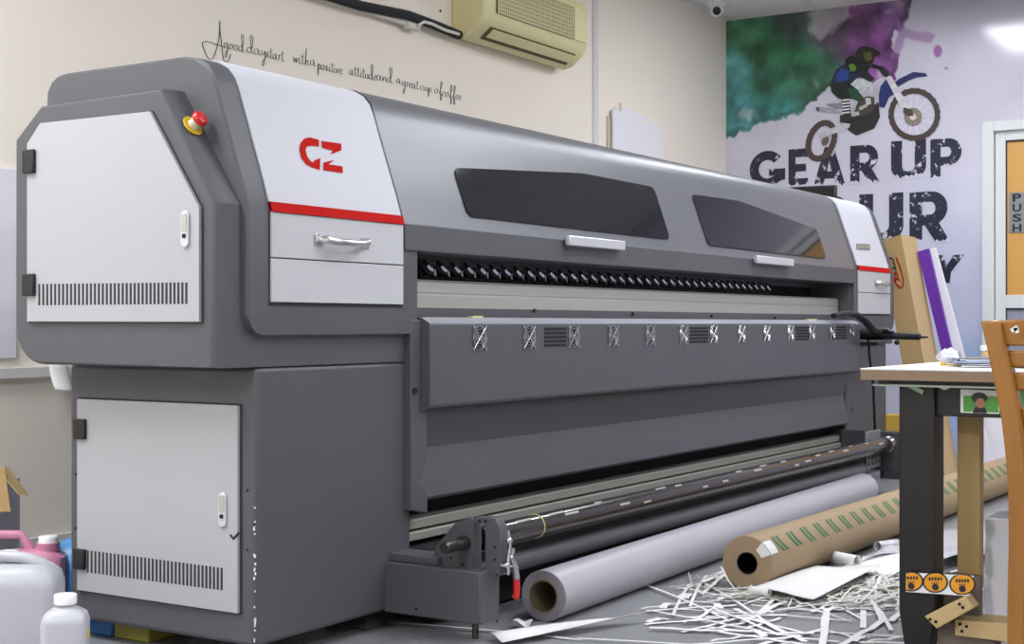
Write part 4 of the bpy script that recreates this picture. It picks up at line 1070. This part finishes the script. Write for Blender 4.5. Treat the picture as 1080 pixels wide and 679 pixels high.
# ------------------------------------------------------------------ work table
ZT=.696
TB=thing('work_table',(3.9,.6,0),'black legged work table with white laminated board top beside the chair','table')
MB().box(3.27,4.75,-.35,1.09,ZT-.004,ZT).build('laminate_top','table_white',TB,bevel=.001)
MB().box(3.271,4.749,-.349,1.089,ZT-.027,ZT-.004).build('board_core','ply_edge',TB)
MB().box(3.30,4.7,-.3,1.055,ZT-.036,ZT-.028).build('base_board','black_wood',TB)
MB().box(3.285,3.45,-.30,1.065,ZT-.042,ZT-.037).build('glass_strip','tray_edge',TB,bevel=.001)
def leg(x0,x1,y0,y1):
    MB().loft([[(x0+.02,y0+.02,0),(x1-.01,y0+.02,0),(x1-.01,y1-.012,0),(x0+.02,y1-.012,0)],[(x0,y0,.12),(x1,y0,.12),(x1,y1,.12),(x0,y1,.12)],[(x0,y0,.655),(x1,y0,.655),(x1,y1,.655),(x0,y1,.655)]]).build('leg','black_wood',TB,bevel=.003)
for x0,x1 in ((3.32,3.40),(4.60,4.68)):
    for y0,y1 in ((.928,1.012),(-.28,-.20)): leg(x0,x1,y0,y1)
for x_ in (3.335,4.63): MB().box(x_,x_+.025,-.22,.95,.585,.655).build('end_apron','black_wood',TB,bevel=.002)
for y_ in (.975,-.26): MB().box(3.38,4.62,y_,y_+.02,.575,.655).build('side_apron','black_wood',TB,bevel=.002)
# green tape on the leg
q=onX(966,410,3.316)
MB().obox(q,(.001,0,0),(0,-.017,-.008),(0,-.002,.0045)).build('green_tape',mat('pale_green_tape','9dc29d',.5),TB)
# brace and stretcher
MB().box(3.43,3.47,.852,.905,.17,.655).build('pine_brace','pine',TB,bevel=.002)
MB().box(3.40,3.43,.845,.93,.10,.205).build('stretcher_board','greybrown',TB,bevel=.002)
def blk(P,X,th,m,name='pine_block',dots=()):
    pts=[onX(x,y,X) for x,y in P]
    o=MB().prism(pts,(th,0,0)).build(name,m,TB,bevel=.0015)
    mb=MB()
    for x,y in dots: q=onX(x,y,X-.0005); mb.cyl(q,q+Vector((-.001,0,0)),.0038,10)
    if dots: mb.build('nail_hole','void',o)
    return o
blk([(975,650),(1018,628.5),(1027,641),(988,663)],3.30,.05,'plywood',dots=((981,653),(987,655.5),(1012,637),(1015.5,640.5)))
blk([(1007,653),(1070,659),(1070,678),(1007,670)],3.34,.10,'plywood',dots=((1012.5,658),(1019.5,660.5),(1014.5,665.5)))
MB().box(3.352,3.42,.80,.93,.0,.10).build('block_support','greybrown',TB)
# sticker band across the leg and brace
sk=thing('sticker_band',onX(990,615,3.312),'white sticker strip with orange and black round emblems across the table leg','stickers')
def sp(px,py,X=3.312): return onX(px,py,X)
MB().prism([sp(955.5,624),(sp(1022,628.5)),sp(1027,607),sp(955.5,603.5)],(.001,0,0)).build('strip','paper',sk,smooth=0)
for cx,cy,r in ((961,614,13),(986.5,615,13.5),(1015,617,14)):
    def cc_(r_,X): 
        return [sp(max(cx+r_*math.cos(a),955.6),max(min(cy+r_*.82*math.sin(a)-1,cy+10),cy-10.5),X) for a in [2*PI*i/40 for i in range(40)]]
    MB().prism(cc_(r,3.311),(.0005,0,0)).build('emblem_ring','ink',sk,smooth=0)
    MB().prism(cc_(r-1.8,3.3104),(.0004,0,0)).build('emblem_disc','sticker_orange',sk,smooth=0)
    q=sp(cx,cy+4,3.3098); MB().prism([q+Vector((0,.008*math.cos(a),.008*math.sin(a))) for a in [2*PI*i/20 for i in range(20)]],(.0004,0,0)).build('emblem_mark','ink',sk,smooth=0)
    mb=MB()
    for k in range(5): 
        q=sp(cx-6+k*3,cy-5,3.3098); mb.box(q.x,q.x+.0004,q.y-.0022,q.y+.0022,q.z-.0045,q.z+.003)
    for k in range(4): q=sp(cx-3+k*2,cy-.5,3.3098); mb.box(q.x,q.x+.0004,q.y-.001,q.y+.001,q.z-.002,q.z+.002)
    mb.build('emblem_lettering','ink',sk,smooth=0)
# photo on the apron
ph=thing('photo_print',onX(1033,425,3.33),'small photo of a short haired person on green taped to the table apron','photo')
def fp_(px,py,X=3.333): return onX(px,py,X)
MB().prism([fp_(1013,435),fp_(1054,436.5),fp_(1054,412),fp_(1013,410.5)],(.001,0,0)).build('print_border','paper',ph,smooth=0)
MB().prism([fp_(1016,434),fp_(1053,435),fp_(1053,418),fp_(1016,417)],(-.0006,0,0)).build('green_backdrop','photo_green',ph,smooth=0)
def el(px,py,rx,ry,X,n=24): c=fp_(px,py,X); k=3.25/F_PX; return [(X,c.y+math.cos(2*PI*i/n)*rx*k*1.2,c.z+math.sin(2*PI*i/n)*ry*k) for i in range(n)]
MB().prism([fp_(1026,435.3,3.3318),fp_(1028,429.5,3.3318),fp_(1034,427.5,3.3318),fp_(1039,430,3.3318),fp_(1041,435.6,3.3318)],(-.0004,0,0)).build('shoulders','ink',ph,smooth=0)
MB().prism(el(1033,419.5,7,5.8,3.3316),(-.0004,0,0)).build('hair','hair',ph,smooth=0)
MB().prism(el(1034,425,4.0,5.2,3.3308),(-.0004,0,0)).build('face','skin',ph,smooth=0)
MB().prism([fp_(1058,411),fp_(1090,412),fp_(1090,440),(fp_(1055,438))],(.001,0,0)).build('second_print','photo_green',ph,smooth=0)
tag(MB().prism([fp_(983,405,3.328),fp_(1009,404,3.328),fp_(998,411,3.328),fp_(995,411,3.328)],(.001,0,0)).build('paper_flap','paper',smooth=0),'pale paper flap hanging from the table edge above the apron','paper scrap')
# white box under the table
t=thing('white_carton',(3.66,.92,0),'upright white carton standing under the table beside the pine brace','carton')
a=onX(1038,545,3.62); b=onX(1075,545,3.62)
MB().box(3.62,3.78,b.y,a.y,.06,a.z).build('carton_body','foamboard',t,bevel=.004)
MB().box(3.58,3.80,b.y-.02,a.y+.03,0,.058).build('carton_base','paper',t,bevel=.003)
a=onX(1029,540,3.60); b=onX(1036,540,3.60)
tag(MB().grid(lambda u,v:(3.60+.01*math.sin(v*20+u*5),a.y+(b.y-a.y)*u,.02+v*(a.z-.02)),6,20).build('plastic_wrap','foil',solid=.001),'strip of crinkled clear wrap standing beside the white carton','plastic wrap')
# table top items
t=thing('paper_stack',(3.72,.92,ZT),'loose stack of printed sheets on the table top','papers')
rr=random.Random(4)
cA=onZ(1035,388,ZT)
for i in range(9):
    c_=Vector((3.62+rr.uniform(-.03,.05),.84+rr.uniform(-.03,.03),ZT+.0008+i*.0022)); a=rr.uniform(-.3,.3)
    w=.13+rr.uniform(-.02,.02); d=.10
    MB().obox(c_,(w*math.cos(a),w*math.sin(a),0),(-d*math.sin(a),d*math.cos(a),0),(0,0,.0007)).build('printed_sheet',['paper','paper_lilac',M['grey_dark'],'paper','paper_cream',mat('blue_sheet','8aa3c8',.5)][i%6],t,smooth=0)
a=onZ(993,381,ZT+.02); 
q=onZ(1008,384,ZT+.006)
ex=Vector((3.56,1.0,ZT+.008))
tag(MB().obox(onZ(1007,382.5,ZT+.006),Vector((.01,-.034,0)),Vector((.022,.006,0)),(0,0,.006)).build('yellow_pad',mat('pad_yellow','e8b62c',.5),bevel=.003),'yellow pad lying at the edge of the paper stack on the table','pad')
cw=onZ(1000,378,ZT+.02); mb=MB()
rr=random.Random(9)
def wf(u,v):
    a=u*2*PI; r=.026*(.35+.65*math.sin(v*PI)); p=Vector((cw.x+.05+r*math.cos(a),cw.y+.012+r*math.sin(a)*1.1,ZT+.001+v*.04))
    return p+Vector((1,1,0))*noise.noise(p*60)*.012+Vector((0,0,abs(noise.noise(p*50))*.015))
mb.grid(wf,18,12); tag(mb.build('crumpled_wrap','foil'),'crumpled clear plastic wrap on the table behind the yellow pad','plastic wrap')
tt=onZ(1041,376,ZT+.03)
t=thing('tape_roll_stack',(4.05,.93,ZT),'short stack of pale cloth and tape on the table behind the chair back','stack')
for i in range(4):
    c_=onX(1041,371,4.0); MB().cyl((4.0,c_.y-.02-.01*(i%2),ZT+i*.016),(4.0,c_.y-.02-.01*(i%2),ZT+.014+i*.016),.05-.006*i,20).build('layer',['paper','card_side'][i%2],t,bevel=.002)

# ------------------------------------------------------------------ chair
CH=thing('wooden_chair',(2.6,.33,0),'orange varnished slatted wooden chair at the table, cropped by right edge','chair')
Xp=2.40
pl=[(1033.5,337),(1040,366),(1047,400),(1055,440),(1060.5,485),(1063,530),(1063,580),(1061.5,640)]
pr=[(1054,339),(1061,366),(1069,400),(1077,440),(1082,485),(1084.5,530),(1084.5,580),(1082.5,640)]
# side post: width seen in Y, recline in X
def postrings(yo):
    R=[]
    for (a,b) in zip(pl,pr):
        A_=onX(a[0],a[1],Xp); B_=onX(b[0],b[1],Xp); z=(A_.z+B_.z)/2; rec=0
        R.append([(Xp,A_.y+yo,z),(Xp,B_.y+yo,z),(Xp+.032,B_.y+yo,z),(Xp+.032,A_.y+yo,z)])
    q=R[-1]; R.append([(p[0],p[1]+.0,0.0) for p in q]); return R
R=postrings(0); MB().loft(R).build('back_post','orange_wood',CH,bevel=.005,smooth=60)
wch=.40; yL=R[3][1][1]
R2=[[(p[0],2*(yL-wch/2)-p[1],p[2]) for p in r] for r in R]; MB().loft(R2).build('back_post','orange_wood',CH,bevel=.005,smooth=60)
yc=yL-wch/2
def slat(y_top,y_bot,name='back_slat'):
    zt_=onX(1060,y_top,Xp+.01).z; zb2=onX(1060,y_bot,Xp+.01).z
    A_=onX(1050+(y_top-337)*.2,y_top,Xp).y; w=A_-yc
    def fn(u,s,z): y=yc+w-2*w*u; x=Xp+.012-.028*math.sin(u*PI)+s; return (x,y,z)
    R=[[fn(u/10,0,zb2),fn(u/10,.02,zb2),fn(u/10,.02,zt_+.004*math.sin(PI*u/10)),fn(u/10,0,zt_+.004*math.sin(PI*u/10))] for u in range(11)]
    return MB().loft(R).build(name,'orange_wood',CH,bevel=.003,smooth=50)
top_=slat(337.5,364.5,'top_rail'); slat(370,387); slat(393,411)
slat(430,447); slat(466,483)
q=onX(1070,347,Xp-.013)
MB().obox(q,(.001,0,0),(0,-.005,.003),(0,.002,.003)).obox(q+Vector((0,-.003,-.002)),(.001,0,0),(0,.002,.004),(0,.003,-.001)).build('paint_chip','paper',top_)
MB().box(Xp+.01,Xp+.42,yc-.20,yc+.205+.012,.445,.475).build('seat','orange_wood',CH,bevel=.008,seg=3)
MB().box(Xp+.03,Xp+.39,yc+.165,yc+.185,.39,.445).box(Xp+.03,Xp+.39,yc-.185,yc-.165,.39,.445).box(Xp+.37,Xp+.39,yc-.18,yc+.18,.39,.445).build('seat_frame','orange_wood',CH,bevel=.003)
for s in (-1,1): MB().loft([[(Xp+.37+a,yc+s*.17+b,0) for a,b in ((-.014,-.014),(.014,-.014),(.014,.014),(-.014,.014))],[(Xp+.37+a,yc+s*.17+b,.44) for a,b in ((-.018,-.018),(.018,-.018),(.018,.018),(-.018,.018))]]).build('front_leg','orange_wood',CH,bevel=.004)
for s in (-1,1): MB().box(Xp+.02,Xp+.38,yc+s*.185-.01,yc+s*.185+.01,.20,.23).build('stretcher','orange_wood',CH,bevel=.003)

# ------------------------------------------------------------------ lights
def fixture(x,y,w,d,pw,label):
    t=thing('ceiling_light',(x,y,ZC),label,'ceiling light')
    MB().box(x-w/2-.02,x+w/2+.02,y-d/2-.02,y+d/2+.02,ZC-.03,ZC-.002).build('light_frame','trim',t)
    MB().box(x-w/2,x+w/2,y-d/2,y+d/2,ZC-.034,ZC-.028).build('diffuser','light',t)
    l=bpy.data.lights.new('area','AREA'); l.shape='RECTANGLE'; l.size=w; l.size_y=d; l.energy=pw*.50; l.color=(.93,.96,1)
    o=bpy.data.objects.new('ceiling_lamp',l); C.objects.link(o); o.location=(x,y,ZC-.04)
for x,y,w,d,pw,lb_ in ((1.1,3.1,1.2,.6,112,'added unseen ceiling light that brightens the left wall behind the printer'),(3.6,.6,1.2,.6,48,'ceiling light above the work table'),(1.3,-1.4,1.2,.6,70,'ceiling light at the back of the room'),(4.2,-1.4,1.2,.6,52,'ceiling light beyond the chair'),  # first fixture is added out of view to brighten the lower left wall
                  (7.35,2.2,.9,.45,40,'ceiling light in front of the mural'),(5.6,1.2,1.2,.6,50,'ceiling light above the rolls'),(7.2,-.6,1.2,.6,50,'ceiling light near the door'),(-1.2,1.6,1.2,.6,165,'ceiling light behind the viewer')):
    fixture(x,y,w,d,pw,lb_)
w=bpy.data.worlds.new('world'); bpy.context.scene.world=w; w.use_nodes=True
w.node_tree.nodes['Background'].inputs[0].default_value=(.9,.94,1,1); w.node_tree.nodes['Background'].inputs[1].default_value=.14
sc=bpy.context.scene
sc.view_settings.view_transform='Standard'; sc.view_settings.look='None'; sc.view_settings.exposure=0.0
try: sc.cycles.max_bounces=9; sc.cycles.diffuse_bounces=6; sc.cycles.use_denoising=True
except Exception: pass
